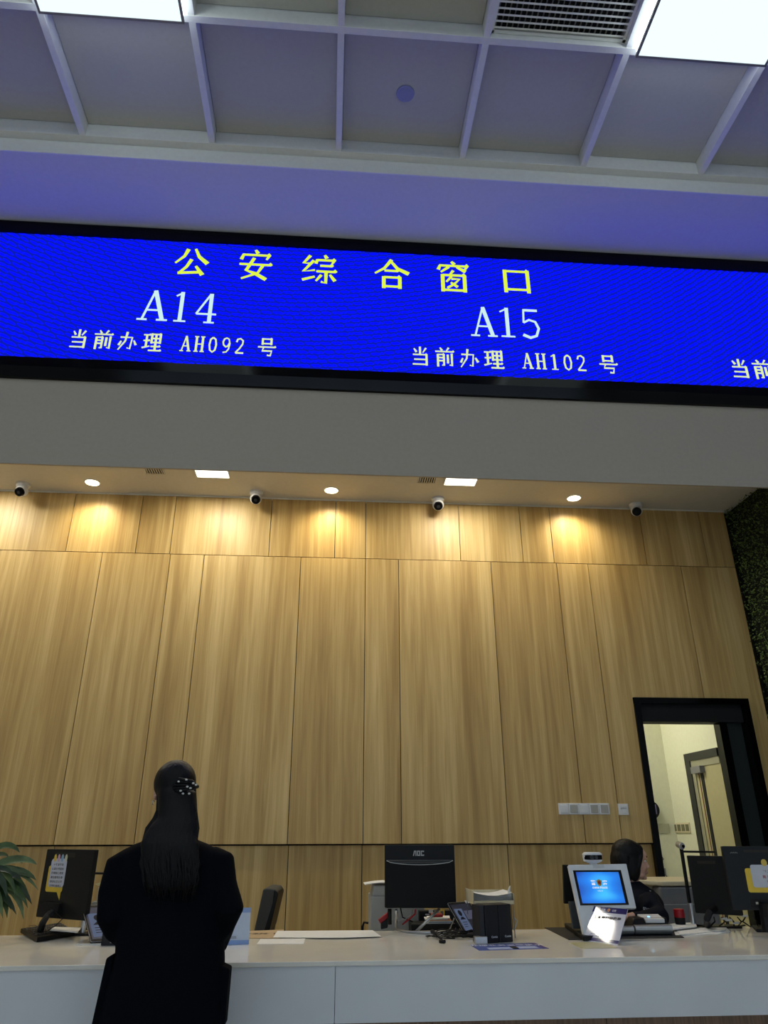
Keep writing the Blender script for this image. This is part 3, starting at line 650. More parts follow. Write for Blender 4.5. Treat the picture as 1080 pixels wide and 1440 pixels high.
c = onz(72, 1309, ZC); B().box(c.x-.13, c.x+.2, c.y-.12, c.y+.04, ZC, ZC+.014).build('stand_base', BLK, t, bevel=.005)
b = B(); b.tube([M @ Vector((wd*.45, h*.1, .02)), at(88, 1292, 4.6), at(78, 1302, 4.55), at(68, 1308, 4.5)], .0025, 6); b.build('cable', BLK, t, smooth=True)
B().tube([at(41, 1311, 4.7), at(41, 1301.5, 4.7), at(50, 1301, 4.7), at(52, 1303, 4.7)], .0018, 5).build('wire', mat('copper_wire', (120, 80, 60), .5), t)
# keyboard at left
K = [onz(28, 1313, ZC), onz(52, 1326, ZC), onz(128, 1312, ZC), onz(96, 1302, ZC)]
t = thing('keyboard', 'black computer keyboard lying on the counter in front of the left monitor', 'keyboard', tuple(K[1]))
K = [Vector((q.x, q.y, ZC)) for q in K]
e1 = (K[1]-K[0]); e2 = (K[3]-K[0])
kb0 = K[0]; kb = B(); q = [kb0+Vector((0, 0, .004)), kb0+e1*.98+Vector((0, 0, .002)), kb0+e1+e2*.72+Vector((0, 0, .002)), kb0+e2*.80+Vector((0, 0, .004))]
kb.hexa(q, [p+Vector((0, 0, .022)) for p in q]); kb.build('body', BLK, t, bevel=.003)
ks = B()
for i in range(5):
    for j in range(15):
        u0, u1 = .12+i*.155, .12+i*.155+.12; v0, v1 = .04+j*.062, .04+j*.062+.052
        def kp(u, v): return q[0]+(q[1]-q[0])*u+(q[3]-q[0])*v*(1-u)+(q[2]-q[1])*v*u+Vector((0, 0, .0225))
        ks.hexa([kp(u0, v0), kp(u1, v0), kp(u1, v1), kp(u0, v1)], [kp(u0+.02, v0+.006)+Vector((0, 0, .006)), kp(u1-.02, v0+.006)+Vector((0, 0, .006)), kp(u1-.02, v1-.006)+Vector((0, 0, .006)), kp(u0+.02, v1-.006)+Vector((0, 0, .006))])
ks.build('keys', DGREY, t, kind='stuff')
# sheet of paper on the stand
def sheet(label, pix, z, name='paper_sheet', m=PAPER, group=None, th=.0015, curl=0, cat='paper'):
    P = [onz(x, y, z) for x, y in pix]; t = B(); 
    c = sum(P, Vector())/len(P); r = thing(name, label, cat, (c.x, c.y, z), group=group)
    t.prism(P, (0, 0, th)); t.build('sheet', m, r); return r
sheet('white paper sheet lying on the left monitor base above the keyboard', [(70, 1309), (75, 1304), (114, 1305), (109, 1312)], ZC+.035, th=.002)
# tablets
def tablet(label, bl, br, tl, scr, stand_dir=1):
    M, wd, h = lean(bl, br, tl, ZC+.012)
    t = thing('tablet', label, 'tablet', mtx=M)
    b = B(); plate(b, rrect(0, wd, 0, h, .008), -.010, 0); b.build('body', BLKM, t, local=True, bevel=.002)
    e = B(); pr_ = rrect(0, wd, 0, h, .008); e.tube([(x, y, 0) for x, y in pr_]+[(pr_[0][0], pr_[0][1], 0)], .0012, 5); e.build('rim', SILV, t, local=True)
    b = B(); plate(b, [(wd*.08, h*.07), (wd*.92, h*.07), (wd*.92, h*.93), (wd*.08, h*.93)], 0, .0008); s = b.build('screen', screen_mat('tablet_glow', *scr), t, local=True)
    return t, M, wd, h
t, M, wd, h = tablet('tablet with a portrait photo on its screen, on a stand behind the visitor\'s left arm', (128, 1325), (166, 1322), (115, 1274), ((50, 54, 70), (66, 72, 92), .8))
C1 = mat('screen_pale', (98, 112, 142), .5, emit=.6); C2 = mat('screen_dark', (30, 32, 42), .5, emit=.5); C3 = mat('screen_grey', (80, 82, 100), .5, emit=.8)
def id_screen(t, wd, h, x0, x1, y0, y1):
    b = B(); plate(b, [(wd*x0, h*y0), (wd*x1, h*y0), (wd*x1, h*y1), (wd*x0, h*y1)], .0008, .0014); b.build('id_card', C1, t, local=True)
    cx_, cw_ = wd*(x0+x1)/2, wd*(x1-x0)
    b = B(); plate(b, [(cx_+cw_*.22*math.cos(a), h*(y1-.17*(y1-y0)*1.2)+cw_*.3*math.sin(a)) for a in [k*.524 for k in range(12)]], .0014, .0018)
    plate(b, [(cx_-cw_*.34, h*(y1-.50*(y1-y0))), (cx_+cw_*.34, h*(y1-.50*(y1-y0))), (cx_+cw_*.12, h*(y1-.38*(y1-y0))), (cx_-cw_*.12, h*(y1-.38*(y1-y0)))], .0014, .0018)
    b.build('portrait', C2, t, local=True)
    b = B()
    for k in range(3): yy = h*(y0+(y1-y0)*(.16+.1*k)); plate(b, [(cx_-cw_*.3, yy), (cx_+cw_*(.1+.1*k), yy), (cx_+cw_*(.1+.1*k), yy+h*.016), (cx_-cw_*.3, yy+h*.016)], .0014, .0018)
    b.build('text_lines', C2, t, local=True)
id_screen(t, wd, h, .14, .80, .12, .76)
b = B(); b.tube([M @ Vector((wd*.5, h*.5, -.01)), M @ Vector((wd*.5, -.004, -.10))], .008, 8); b.build('stand_leg', BLK, t)
c = onz(122, 1328, ZC); B().box(c.x-.05, c.x+.15, c.y-.03, c.y+.12, ZC, ZC+.006).build('stand_base', SILV, t, bevel=.002)
t, M, wd, h = tablet('tilted tablet with a dim screen on a wire stand, left of the black file boxes', (653, 1313), (684, 1309), (629, 1270), ((40, 40, 50), (66, 66, 82), .7))
id_screen(t, wd, h, .12, .46, .08, .78)
b = B(); plate(b, [(wd*.5, h*.42), (wd*.9, h*.42), (wd*.9, h*.7), (wd*.5, h*.7)], .0008, .0012); b.build('screen_image', C3, t, local=True)
b = B(); plate(b, rrect(wd*.80, wd*1.0, h*.93, h*1.03, .003), .0006, .002); b.build('sticker', WPL, t, local=True)
b = B(); b.tube([at(640, 1288, 4.62), onz(631, 1310, ZC+.004)], .0035, 6); b.tube([at(641, 1305, 4.6), onz(637, 1312, ZC+.003), onz(656, 1316, ZC+.003)], .0025, 6); b.build('wire_stand', SILV, t)
B().prism([onz(645, 1310, ZC), onz(650, 1319, ZC), onz(684, 1316, ZC), onz(678, 1307, ZC)], (0, 0, .012)).build('dock', BLK, t, bevel=.003)
# cables heap
rc = random.Random(5); c0 = onz(634, 1320, ZC)
t = thing('cable_bundle', 'tangled black cables lying on the counter in front of the silver loop stand', 'cable', tuple(c0))
for k in range(6):
    p = []; a = rc.uniform(0, 6); R1 = rc.uniform(.05, .09)
    cx_, cy_ = c0.x+rc.uniform(-.03, .07), c0.y+rc.uniform(0, .06)
    for q in range(14): a += .5; p.append((cx_+R1*math.cos(a)*1.2, cy_+R1*.7*math.sin(a), ZC+.004+.006*k+.006*math.sin(q*1.3+k)))
    B().tube(p, .0032, 6).build('cable', BLK, t, smooth=True)
B().tube([onz(608, 1310, ZC+.02), onz(614, 1314, ZC+.02), onz(622, 1322, ZC+.01)], [.012, .010, .004], 8).build('plug', BLK, t, smooth=True)
B().tube([onz(618, 1324, ZC+.008), onz(626, 1324, ZC+.01)], .008, 8).build('plug', BLK, t, smooth=True)
# black boxes with lettering
def blackbox(label, f0, f1, back, ztop, n, text, dpt=.10):
    P0, P1, P2 = onz(*f0, ZC), onz(*f1, ZC), onz(*back, ZC)
    M, wd = frame2(P0, P1, ZC); h = ztop-ZC; dp = dpt
    t = thing('magazine_file', label, 'file box', mtx=M)
    for k in range(n):
        x0, x1 = wd*k/n+.001, wd*(k+1)/n-.001; b = B()
        b.hexa([(x0, 0, 0), (x1, 0, 0), (x1, 0, -dp), (x0, 0, -dp)], [(x0, h, -.003), (x1, h, -.003), (x1, h, -dp), (x0, h, -dp)]); q = b.build('file_case', mat('file_black', (15, 16, 24), .4), t, local=True, bevel=.003)
        ltext(q, text, (x0+x1)/2+.01, h*.16, .0006, .010, INKW, .01)
    return t, M, wd, h, dp
t, M, wd, h, dp = blackbox('pair of black upright file boxes with small white lettering, right of the tilted tablet', (684, 1327), (722, 1324.5), (669, 1322), at(700, 1272, onz(700, 1326, ZC).y).z, 2, 'Comix')
B().hexa([(-.022, 0, -.02), (-.003, 0, -.004), (-.003, 0, -dp), (-.022, 0, -dp)], [(-.022, h*.99, -.02), (-.003, h*.99, -.004), (-.003, h*.99, -dp), (-.022, h*.99, -dp)]).build('side_case', mat('file_navy', (26, 28, 38), .4), t, local=True, bevel=.002)
blackbox('small black desk box with white script lettering beside the left tablet', (141, 1330), (172, 1330), (136, 1324), at(150, 1296, onz(150, 1330, ZC).y).z, 1, 'Comix')
# silver block
c = onz(676, 1327, ZC); t = thing('metal_block', 'small brushed silver block at the foot of the black file boxes', 'block', tuple(c)); B().box(c.x-.03, c.x+.033, c.y-.018, c.y+.03, ZC, ZC+.032).build('block', SILV, t, bevel=.002)
# flyer
P = [onz(661, 1329, ZC), onz(674, 1337, ZC), onz(772, 1334, ZC), onz(752, 1326, ZC)]
t = thing('desk_leaflet', 'blue and white printed leaflet taped flat to the counter before the black file boxes', 'leaflet', tuple(P[0]))
P = [Vector((p.x, p.y, ZC)) for p in P]
B().prism(P, (0, 0, .001)).build('sheet', mat('leaflet_blue', (58, 80, 160), .4), t)
def bil(u, v, dz): return P[0]*(1-u)*(1-v)+P[3]*u*(1-v)+P[1]*(1-u)*v+P[2]*u*v+Vector((0, 0, dz))
for u0, u1, v0, v1 in ((.16, .52, .58, .92), (.60, .88, .56, .90)): B().prism([bil(u0, v0, .001), bil(u1, v0, .001), bil(u1, v1, .001), bil(u0, v1, .001)], (0, 0, .0004)).build('white_field', mat('leaflet_pale', (175, 188, 222), .5), t)
B().prism([bil(.9, .0, .001), bil(1, 0, .001), bil(1, 1, .001), bil(.93, 1, .001)], (0, 0, .0003)).build('purple_edge', mat('leaflet_violet', (75, 60, 130), .5), t)
text_part('办理业务温馨提示', 'lettering', INKW, t, bil(.5, .3, .0016), (1, 0, 0), (0, 1, 0), .045, .01)
B().prism([bil(.50, .62, .0016), bil(.58, .62, .0016), bil(.58, .9, .0016), bil(.50, .9, .0016)], (0, 0, .003)).build('dark_square', BLK, t)
# paper tray (wire basket with documents)
t = thing('paper_tray', 'cream letter tray heaped with curled papers standing behind the black file boxes', 'tray', tuple(at(690, 1271, 4.55)))
x0, x1, Y0_, Y1_ = at(664, 1260, 4.45).x, at(721, 1260, 4.45).x, 4.42, 4.66; zt = at(690, 1270, 4.42).z; zb_ = zt
b = B(); b.box(x0, x1, Y0_, Y1_, zt-.006, zt); b.box(x0, x0+.003, Y0_, Y1_, zt, zt+.06); b.box(x1-.003, x1, Y0_, Y1_, zt, zt+.045); b.box(x0, x1, Y1_-.003, Y1_, zt, zt+.05); b.box(x0, x1, Y0_, Y0_+.003, zt, zt+.012); b.build('tray', CREAM, t)
b = B()
for X in (x0+.004, x1-.008):
    for Y in (Y0_+.01, Y1_-.014): b.box(X, X+.004, Y, Y+.004, ZC, zt-.006)
b.build('rods', GREY, t)
rp = random.Random(2)
for k in range(6):
    zz = zt+.008+k*.005; n = 9; top_ = []
    for i in range(n):
        u = i/(n-1); top_.append((x0+.008+(x1-x0-.016)*u, zz+.035*abs(u-.5)**2*4*(.2+.25*k/5)+.002*rp.random()))
    pp = B()
    for (xa, za), (xb, zb2) in zip(top_, top_[1:]): pp.prism([(xa, Y0_+.006, za), (xb, Y0_+.006, zb2), (xb, Y1_-.01, zb2), (xa, Y1_-.01, za)], (0, 0, .0012))
    pp.build('paper', PAPER, t)
b = B(); b.hexa([(x1-.03, Y0_+.02, zt+.03), (x1-.012, Y0_+.02, zt+.03), (x1-.004, Y0_+.10, zt+.03), (x1-.02, Y0_+.10, zt+.03)], [(x1-.022, Y0_+.02, zt+.075), (x1-.020, Y0_+.02, zt+.075), (x1+.008, Y0_+.10, zt+.078), (x1+.003, Y0_+.10, zt+.078)]); b.build('folded_sheet', PAPER, t)
b = B(); b.tube([at(661, 1253, 4.5), at(668, 1257, 4.5)], .002, 5); b.tube([at(722, 1290, 4.45), at(727, 1295, 4.45), at(725, 1303, 4.45), at(722, 1308, 4.45)], .005, 6); b.build('clip', LGREY, t)
# middle printer and things behind the middle monitor
Yp = 5.1; p0, p1 = at(521, 1298, Yp), at(541, 1250, Yp); t = thing('printer', 'grey desktop printer with paper on top, half hidden by the middle monitor', 'printer', (p0.x+.15, Yp+.1, .74))
zt = at(530, 1250, Yp).z
B().box(p0.x, p0.x+.34, Yp, Yp+.3, .74, zt-.04).build('body', LGREY, t, bevel=.008)
B().hexa([(p0.x+.01, Yp, zt-.04), (p0.x+.33, Yp, zt-.04), (p0.x+.33, Yp+.28, zt-.04), (p0.x+.01, Yp+.28, zt-.04)], [(p0.x+.02, Yp+.01, zt+.02), (p0.x+.32, Yp+.01, zt+.02), (p0.x+.32, Yp+.25, zt+.02), (p0.x+.02, Yp+.25, zt+.02)]).build('top_cover', LGREY, t, bevel=.006)
a = at(513, 1245, Yp); b = B()
for k in range(8):
    u = k/8; xx0, xx1 = a.x+.26*u, a.x+.26*(u+1/8); b.prism([(xx0, Yp-.01, zt+.022+.012*math.sin(u*3)), (xx1, Yp-.01, zt+.022+.012*math.sin((u+.125)*3)), (xx1, Yp+.2, zt+.022+.012*math.sin((u+.125)*3)), (xx0, Yp+.2, zt+.022+.012*math.sin(u*3))], (0, 0, .004))
b.build('paper', PAPER, t)
B().tube([at(518, 1298, 5.0), at(512, 1297, 5.0), at(510, 1303, 5.0), at(510, 1310, 5.0)], .007, 6).build('power_cable', BLK, t, smooth=True)
t = thing('stapler', 'red and black stapler lying beside the middle printer', 'stapler', tuple(at(542, 1298, 4.82)))
P = [at(532, 1294, 4.84), at(546, 1283, 4.84), at(549, 1288, 4.84), at(535, 1299, 4.84)]; B().prism(P, (0, .04, 0)).build('top_arm', RED, t, bevel=.003)
P = [at(536, 1299, 4.84), at(548, 1289, 4.84), at(545, 1305, 4.84), at(536, 1307, 4.84)]; B().prism(P, (0, .04, 0)).build('base', BLK, t, bevel=.003)
# dark office box with labels behind the monitor
Yq = 5.02; a, c = at(590, 1281, Yq), at(640, 1305, Yq)
t = thing('equipment_box', 'dark equipment box with white labels and a small framed sticker, under the middle monitor', 'box', (a.x+.1, Yq, .74)); B().box(a.x, c.x+.03, Yq, Yq+.07, .74, a.z).build('body', BLKM, t, bevel=.003)
for q in ((603, 609, 1279, 1284, WPL), (611, 618, 1281, 1287, WPL), (598, 604, 1285, 1287, WPL)):
    u0, u1 = at(q[0], q[3], Yq), at(q[1], q[2], Yq); B().box(u0.x, u1.x, Yq-.0012, Yq, u0.z, u1.z).build('label_sticker', q[4], t)
u0, u1 = at(618, 1290, Yq), at(625, 1279, Yq); B().box(u0.x, u1.x, Yq-.002, Yq, u0.z, u1.z).build('yellow_sticker', YEL, t); B().box(u0.x+.008, u1.x-.008, Yq-.003, Yq-.002, u0.z+.01, u1.z-.008).build('sticker_print', GREY, t)
cols = [PAPER, mat('paper_blue', (150, 180, 210), .8), PAPER, mat('paper_orange', (225, 170, 120), .8), PAPER, PAPER]
t = thing('document_pile', 'untidy pile of coloured papers in a black tray behind the silver loop stand', 'papers', tuple(at(620, 1303, 4.86)))
a, c = at(578, 1302, 4.86), at(640, 1302, 4.86); B().box(a.x, c.x, 4.83, 5.0, ZC-.1, at(600, 1299, 4.84).z).build('tray', BLK, t, bevel=.004)
zq = at(600, 1299, 4.84).z
for k, m_ in enumerate(cols):
    x_ = at(598+rp.uniform(-2, 6), 1297, 4.84).x; B().prism([(x_, 4.835, zq+k*.005), (x_+.13+.02*rp.random(), 4.835, zq+k*.005-.0), (x_+.15, 4.97, zq+k*.005), (x_+.01, 4.97, zq+k*.005)], (0, 0, .0035)).build('paper', m_, t)
B().box(at(608, 1290, 4.87).x, at(623, 1290, 4.87).x, 4.87, 4.95, zq+.031, zq+.045).build('red_folder', RED, t, bevel=.002)
# sheets and cardboard on the counter
sheet('brown cardboard sheet lying under the white papers', [(344, 1310), (342, 1320), (392, 1320), (400, 1308)], ZC+.0005, 'cardboard_sheet', CARD, th=.003, cat='cardboard')
text_part('小心轻放 向上', 'lettering', INK, bpy.data.objects['cardboard_sheet'], onz(366, 1313, ZC+.004), (1, 0, 0), (0, 1, 0), .06, .02)
sheet('large white paper sheet, left one of the two on the counter middle', [(390, 1309.5), (384, 1318.5), (442, 1319), (456, 1309)], ZC+.004, group='white papers on the counter')
sheet('large white paper sheet overlapping the other, right one on the counter middle', [(450, 1309), (434, 1319), (480, 1319), (536, 1317), (524, 1308.5)], ZC+.006, group='white papers on the counter')
sheet('smaller crumpled white slip in front of the two large papers', [(366, 1321), (361, 1328), (427, 1328), (429, 1320)], ZC+.0005, group='white papers on the counter')
# office chair
SEATC = None
t = thing('office_chair', 'dark grey office chair back leaning behind the counter beside the papers', 'chair', (at(372, 1280, 5.35).x, 5.4, 0))
Yc = 5.3; p = [at(x, y, Yc) for x, y in ((370, 1250), (376, 1249), (387, 1250), (391, 1256), (386, 1275), (378, 1310), (372, 1345), (350, 1345), (358, 1305))]
b = B(); b.prism(p, (.02, .36, 0)); b.build('backrest', mat('chair_grey', (66, 66, 62), .7), t, bevel=.012, seg=3)
cx_ = p[-1].x
p2 = [at(x, y, Yc-.002) for x, y in ((385, 1251), (390, 1254), (391, 1258), (379, 1309), (371, 1309), (383, 1270))]
B().prism(p2, (.02, .345, 0)).build('back_shell', BLK, t, bevel=.006)
B().box(cx_-.42, cx_+.12, Yc-.05, Yc+.45, .43, .50).build('seat', mat('chair_seat', (50, 50, 48), .8), t, bevel=.02, seg=3)
SEATC = (cx_-.15, Yc+.2)
B().tube([(cx_-.15, Yc+.2, .09), (cx_-.15, Yc+.2, .43)], .028, 12).build('column', BLK, t)
B().tube([(cx_-.1, Yc+.2, .45), (cx_+.06, Yc+.25, .5), (cx_+.05, Yc+.25, .75)], .02, 8).build('back_bracket', BLK, t)
for k in range(5):
    a = k*1.2566; q = Vector((cx_-.15+.28*math.cos(a), Yc+.2+.28*math.sin(a), .06)); l_ = B().tube([(cx_-.15, Yc+.2, .09), q], [.022, .014], 8).build('leg', BLK, t)
    B().tube([(q.x, q.y-.012, .028), (q.x, q.y+.012, .028)], .028, 12).build('castor', BLK, l_)
# acrylic sign beside the visitor
M, wd, h = lean((315, 1329), (350, 1328), (316, 1277), tilt=.28); t = thing('counter_sign', 'pale blue and white leaflet card standing on the counter at the visitor\'s right elbow', 'sign', mtx=M)
b = B(); plate(b, rrect(-.10, wd, 0, h, .002), -.003, 0); b.build('card', mat('card_pale', (205, 218, 240), .35), t, local=True)
for y0, y1, c_ in ((.86, 1, (150, 175, 225)), (0, .12, (150, 180, 235))): b = B(); plate(b, [(-.10, h*y0), (wd, h*y0), (wd, h*y1), (-.10, h*y1)], 0, .0006); b.build('blue_band', mat('band%d' % c_[1], c_, .4), t, local=True)
ltext(t, '办事指南', .03, h*.92, .0008, .010, INKW, .01)
for k in range(2): ltext(t, '请您按顺序取号等候', .035, h*(.21-.035*k), .0008, .005, INK)
b = B(); b.hexa([(-.1, 0, -.003), (wd, 0, -.003), (wd, 0, -.006), (-.1, 0, -.006)], [(-.1, h*.9, -.003), (wd, h*.9, -.003), (wd, h*.9-.02, -.09), (-.1, h*.9-.02, -.09)]); 
b = B(); R3 = M.to_3x3().inverted(); dz = (R3 @ Vector((0, 0, -1))); q0 = Vector((wd*.5, h*.8, -.003)); wpt = M @ q0; foot = M.inverted() @ Vector((wpt.x, wpt.y+.08, ZC+.002)); b.tube([q0, foot], .003, 6); b.build('prop', WPL, t, local=True)
# ------------------------------------------------------------------ kiosk
n = Vector((0, -math.cos(.36), math.sin(.36))); Pk = Vector((1.4, 4.30, ZC+.02))
ku = Vector((1, 0, 0)); kv = ku.cross(n) * -1
if kv.z < 0: kv = -kv
MK = Matrix.Identity(4); o_ = onpl(799, 1215, Pk, n); 
for i in range(3): MK[i][0] = ku[i]; MK[i][1] = kv[i]; MK[i][2] = n[i]; MK[i][3] = o_[i]
t = thing('police_kiosk', 'white counter terminal with a tilted blue police screen and a camera on top', 'terminal', mtx=MK)
def kp(x, y): q = MK.inverted() @ onpl(x, y, Pk, n); return (q.x, q.y)
b = B(); plate(b, [kp(799, 1216), kp(822, 1320), kp(850, 1320), kp(838, 1278), kp(895, 1277), kp(881, 1214.5)][::1], -.028, 0)
hd = b.build('housing', WPL, t, local=True, bevel=.004, seg=3)
b = B(); plate(b, [kp(*q) for q in ((805.5, 1224), (816, 1273.5), (884.5, 1272.5), (873, 1223.5))], 0, .002); b.build('screen_bezel', BLACK, t, local=True, bevel=.0008)
km = bpy.data.materials.new('kiosk_blue'); km.use_nodes = True; nt = km.node_tree; bs = nt.nodes['Principled BSDF']; bs.inputs['Base Color'].default_value = (.01, .01, .02, 1); bs.inputs['Roughness'].default_value = .2
tc = nt.nodes.new('ShaderNodeTexCoord'); mp = nt.nodes.new('ShaderNodeMapping'); nt.links.new(tc.outputs['Object'], mp.inputs[0])
scx, scy = kp(848, 1250); mp.inputs['Location'].default_value = (-scx*6, -scy*6, 0); mp.inputs['Scale'].default_value = (6, 6, 6)
gr = nt.nodes.new('ShaderNodeTexGradient'); gr.gradient_type = 'SPHERICAL'; nt.links.new(mp.outputs[0], gr.inputs[0])
wv = nt.nodes.new('ShaderNodeTexWave'); wv.wave_type = 'RINGS'; wv.inputs['Scale'].default_value = .5; wv.inputs['Distortion'].default_value = 4; nt.links.new(mp.outputs[0], wv.inputs[0])
ma = nt.nodes.new('ShaderNodeMath'); ma.operation = 'MULTIPLY_ADD'; ma.inputs[1].default_value = .22; nt.links.new(wv.outputs[0], ma.inputs[0]); nt.links.new(gr.outputs[0], ma.inputs[2])
rr = nt.nodes.new('ShaderNodeValToRGB'); e = rr.color_ramp.elements; e[0].position = .1; e[0].color = lin((18, 60, 170))+(1,); e[1].position = 1.05; e[1].color = lin((60, 190, 255))+(1,); x_ = e.new(.65); x_.color = lin((20, 130, 240))+(1,)
nt.links.new(ma.outputs[0], rr.inputs[0]); nt.links.new(rr.outputs[0], bs.inputs['Emission Color']); bs.inputs['Emission Strength'].default_value = 1
b = B(); sq_ = [kp(*q) for q in ((809.5, 1226.5), (819, 1270.5), (879.5, 1270), (869.5, 1226.5))]; plate(b, sq_, .002, .0026); b.build('screen', km, t, local=True)
WE = mat('screen_white', (235, 240, 250), .5, emit=.9)
a = kp(834, 1241.5); c = kp(850.5, 1241.5); g_ = kp(842.5, 1241.5)
sxp = (kp(852, 1241)[0]-kp(842, 1241)[0])/10
ltext(t, '警', a[0], a[1], .0028, sxp*6.5, WE, .03); ltext(t, '察', c[0], c[1], .0028, sxp*6.5, WE, .03); badge(t, g_[0], g_[1], .0028, sxp*9)
a = kp(843.5, 1248.5); ltext(t, 'CHINA POLICE', a[0], a[1], .0028, sxp*2.4, WE, .03)
a = kp(844, 1253); ltext(t, '中国公安', a[0], a[1], .0028, sxp*1.8, WE)
a0, a1 = kp(833, 1215.5), kp(850, 1220.5); b = B(); plate(b, [(a0[0], a1[1]), (a1[0], a1[1]), (a1[0], a0[1]), (a0[0], a0[1])], 0, .0008); b.build('sensor_strip', mat('panel_line', (205, 208, 212), .3), t, local=True)
# camera on top
kc = at(833, 1206, 4.44); zx = sxp
b = B(); b.loft([((kc.x, kc.y, kc.z-.028), .030, .022), ((kc.x, kc.y, kc.z-.018), .052, .032), ((kc.x, kc.y, kc.z+.018), .056, .036), ((kc.x, kc.y, kc.z+.028), .044, .028)], 24, 2.6); b.build('camera_head', WPL, t, smooth=False, bevel=.004)
B().loft([((kc.x, kc.y-.002, kc.z-.010), .052, .038), ((kc.x, kc.y-.002, kc.z+.014), .053, .038)], 24, 2.6).build('camera_window', BLACK, t, bevel=.002)
for dx in (-.016, .010): B().tube([(kc.x+dx, kc.y-.036, kc.z+.002), (kc.x+dx, kc.y-.043, kc.z+.002)], [.011, .009], 16).build('camera_lens', DGREY, t)
B().box(kc.x-.02, kc.x+.02, kc.y-.012, kc.y+.012, kc.z-.06, kc.z-.026).build('camera_neck', WPL, t, bevel=.003)
# rear display and stand
Yr = 4.53; b = B(); b.prism([at(x, y, Yr) for x, y in ((792, 1216), (794, 1271), (880, 1271), (872, 1216))], (0, .025, 0)); b.build('rear_display', BLK, t, bevel=.003)
b = B(); b.prism([at(x, y, 4.48) for x, y in ((800, 1268), (806, 1306), (840, 1306), (840, 1268))], (0, .02, 0)); b.build('rear_stand', mat('stand_grey', (70, 74, 78), .5), t, bevel=.003)
P = [onz(794, 1304, ZC+.0035), onz(820, 1323, ZC+.0035), onz(866, 1323, ZC+.0035), onz(866, 1304, ZC+.0035)]; b = B(); b.prism(P, (0, 0, .022)); b.build('foot', BLK, t, bevel=.004)
# scanner bar and black device with fingerprint pad
t = thing('id_reader', 'black card reader with a white glowing pad on a silver bar, right of the kiosk', 'card reader', tuple(onz(905, 1318, ZC)))
y_ = onz(905, 1316, ZC).y
xa, xm, xb = at(868, 1308, y_).x, at(891, 1308, y_).x, at(944, 1308, y_).x
B().tube([(xa, y_, ZC+.028), (xm-.004, y_, ZC+.028)], .022, 16).build('silver_bar', SILV, t, smooth=False); B().tube([(xm+.004, y_, ZC+.03), (xb, y_, ZC+.03)], .024, 16).build('silver_bar', SILV, t)
B().box(xa+.01, xb, y_-.005, y_+.20, ZC+.0035, ZC+.02).build('base', BLK, t, bevel=.004)
ptz = at(900, 1291, y_+.06).z
u = [at(886, 1308, y_+.02).x, at(943, 1308, y_+.02).x, at(888, 1290, y_+.1).x, at(934, 1290, y_+.1).x]
B().hexa([(u[0], y_+.02, ZC+.03), (u[1], y_+.02, ZC+.03), (u[1], y_+.2, ZC+.03), (u[0], y_+.2, ZC+.03)], [(u[2], y_+.07, ptz), (u[3], y_+.07, ptz), (u[3], y_+.19, ptz), (u[2], y_+.19, ptz)]).build('body', BLK, t, bevel=.006, seg=3)
v0, v1, v2, v3 = at(907, 1296, y_+.055), at(934, 1296, y_+.055), at(935, 1291, y_+.07), at(905, 1291, y_+.07)
B().hexa([(v0.x, y_+.045, ptz-.024), (v1.x, y_+.045, ptz-.024), (v1.x, y_+.16, ptz), (v0.x, y_+.16, ptz)], [(v0.x, y_+.045, ptz-.004), (v1.x, y_+.045, ptz-.004), (v2.x, y_+.16, ptz+.01), (v3.x, y_+.16, ptz+.01)]).build('pad', WPL, t, bevel=.003)
c = Vector(((v0.x*.65+v1.x*.35), y_+.09, ptz+.0035)); B().loft([((c.x, c.y, c.z-.004), .009, .009), ((c.x, c.y, c.z+.003), .006, .006)], 14).build('glow_light', mat('blue_glow', (150, 210, 255), .5, emit=1.6), t)
sheet('black rubber mat under the kiosk and the card reader', [(766, 1305), (800, 1322), (962, 1319), (940, 1304)], ZC+.0002, 'desk_mat', mat('mat_navy', (18, 22, 30), .6), th=.003, cat='mat')
# acrylic card in front of the kiosk
M, wd, h = lean((820, 1323), (869, 1329), (831, 1274), nrm=(-.65, -.442, .617)); t = thing('payment_sign', 'white acrylic notice with navy bands leaning before the kiosk', 'sign', mtx=M)
GLOSSC = mat('card_gloss', (208, 210, 226), .05, spec=.3)
NAVG = mat('navy_gloss', (38, 36, 104), .05, spec=.3)
b = B(); plate(b, rrect(0, wd, 0, h, .002), -.004, 0); b.build('card', GLOSSC, t, local=True)
for y0, y1 in ((.845, 1), (.035, .12)): b = B(); plate(b, [(0, h*y0), (wd, h*y0), (wd, h*y1), (0, h*y1)], 0, .0005); b.build('navy_band', NAVG, t, local=True)
ltext(t, '合肥', wd*.32, h*.92, .0007, h*.065, INKW, .02); ltext(t, '公安', wd*.64, h*.92, .0007, h*.065, INKW, .02); badge(t, wd*.48, h*.92, .0007, h*.1)
ltext(t, '工本费扫码缴费', wd*.5, h*.70, .0007, h*.085, INK, .03, width=wd*.8)
ltext(t, '微信支付', wd*.24, h*.30, .0007, h*.03, INKB); ltext(t, '如有疑问', wd*.22, h*.225, .0007, h*.035, INKB, .02); ltext(t, '请咨询窗口工作人员', wd*.27, h*.17, .0007, h*.035, INKB, .02)
q0 = Vector((wd*.5, h*.7, -.004)); wpt = M @ q0; foot = M.inverted() @ Vector((wpt.x+.02, wpt.y+.03, ZC+.003)); b = B(); b.tube([q0, foot], .0035, 6); b.build('prop', WPL, t, local=True)
b = B(); plate(b, [(wd*.30, h*.44), (wd*.42, h*.44), (wd*.42, h*.54), (wd*.30, h*.54)], 0, .0005); b.build('orange_mark', mat('orange_print', (225, 170, 90), .05, spec=.3), t, local=True)
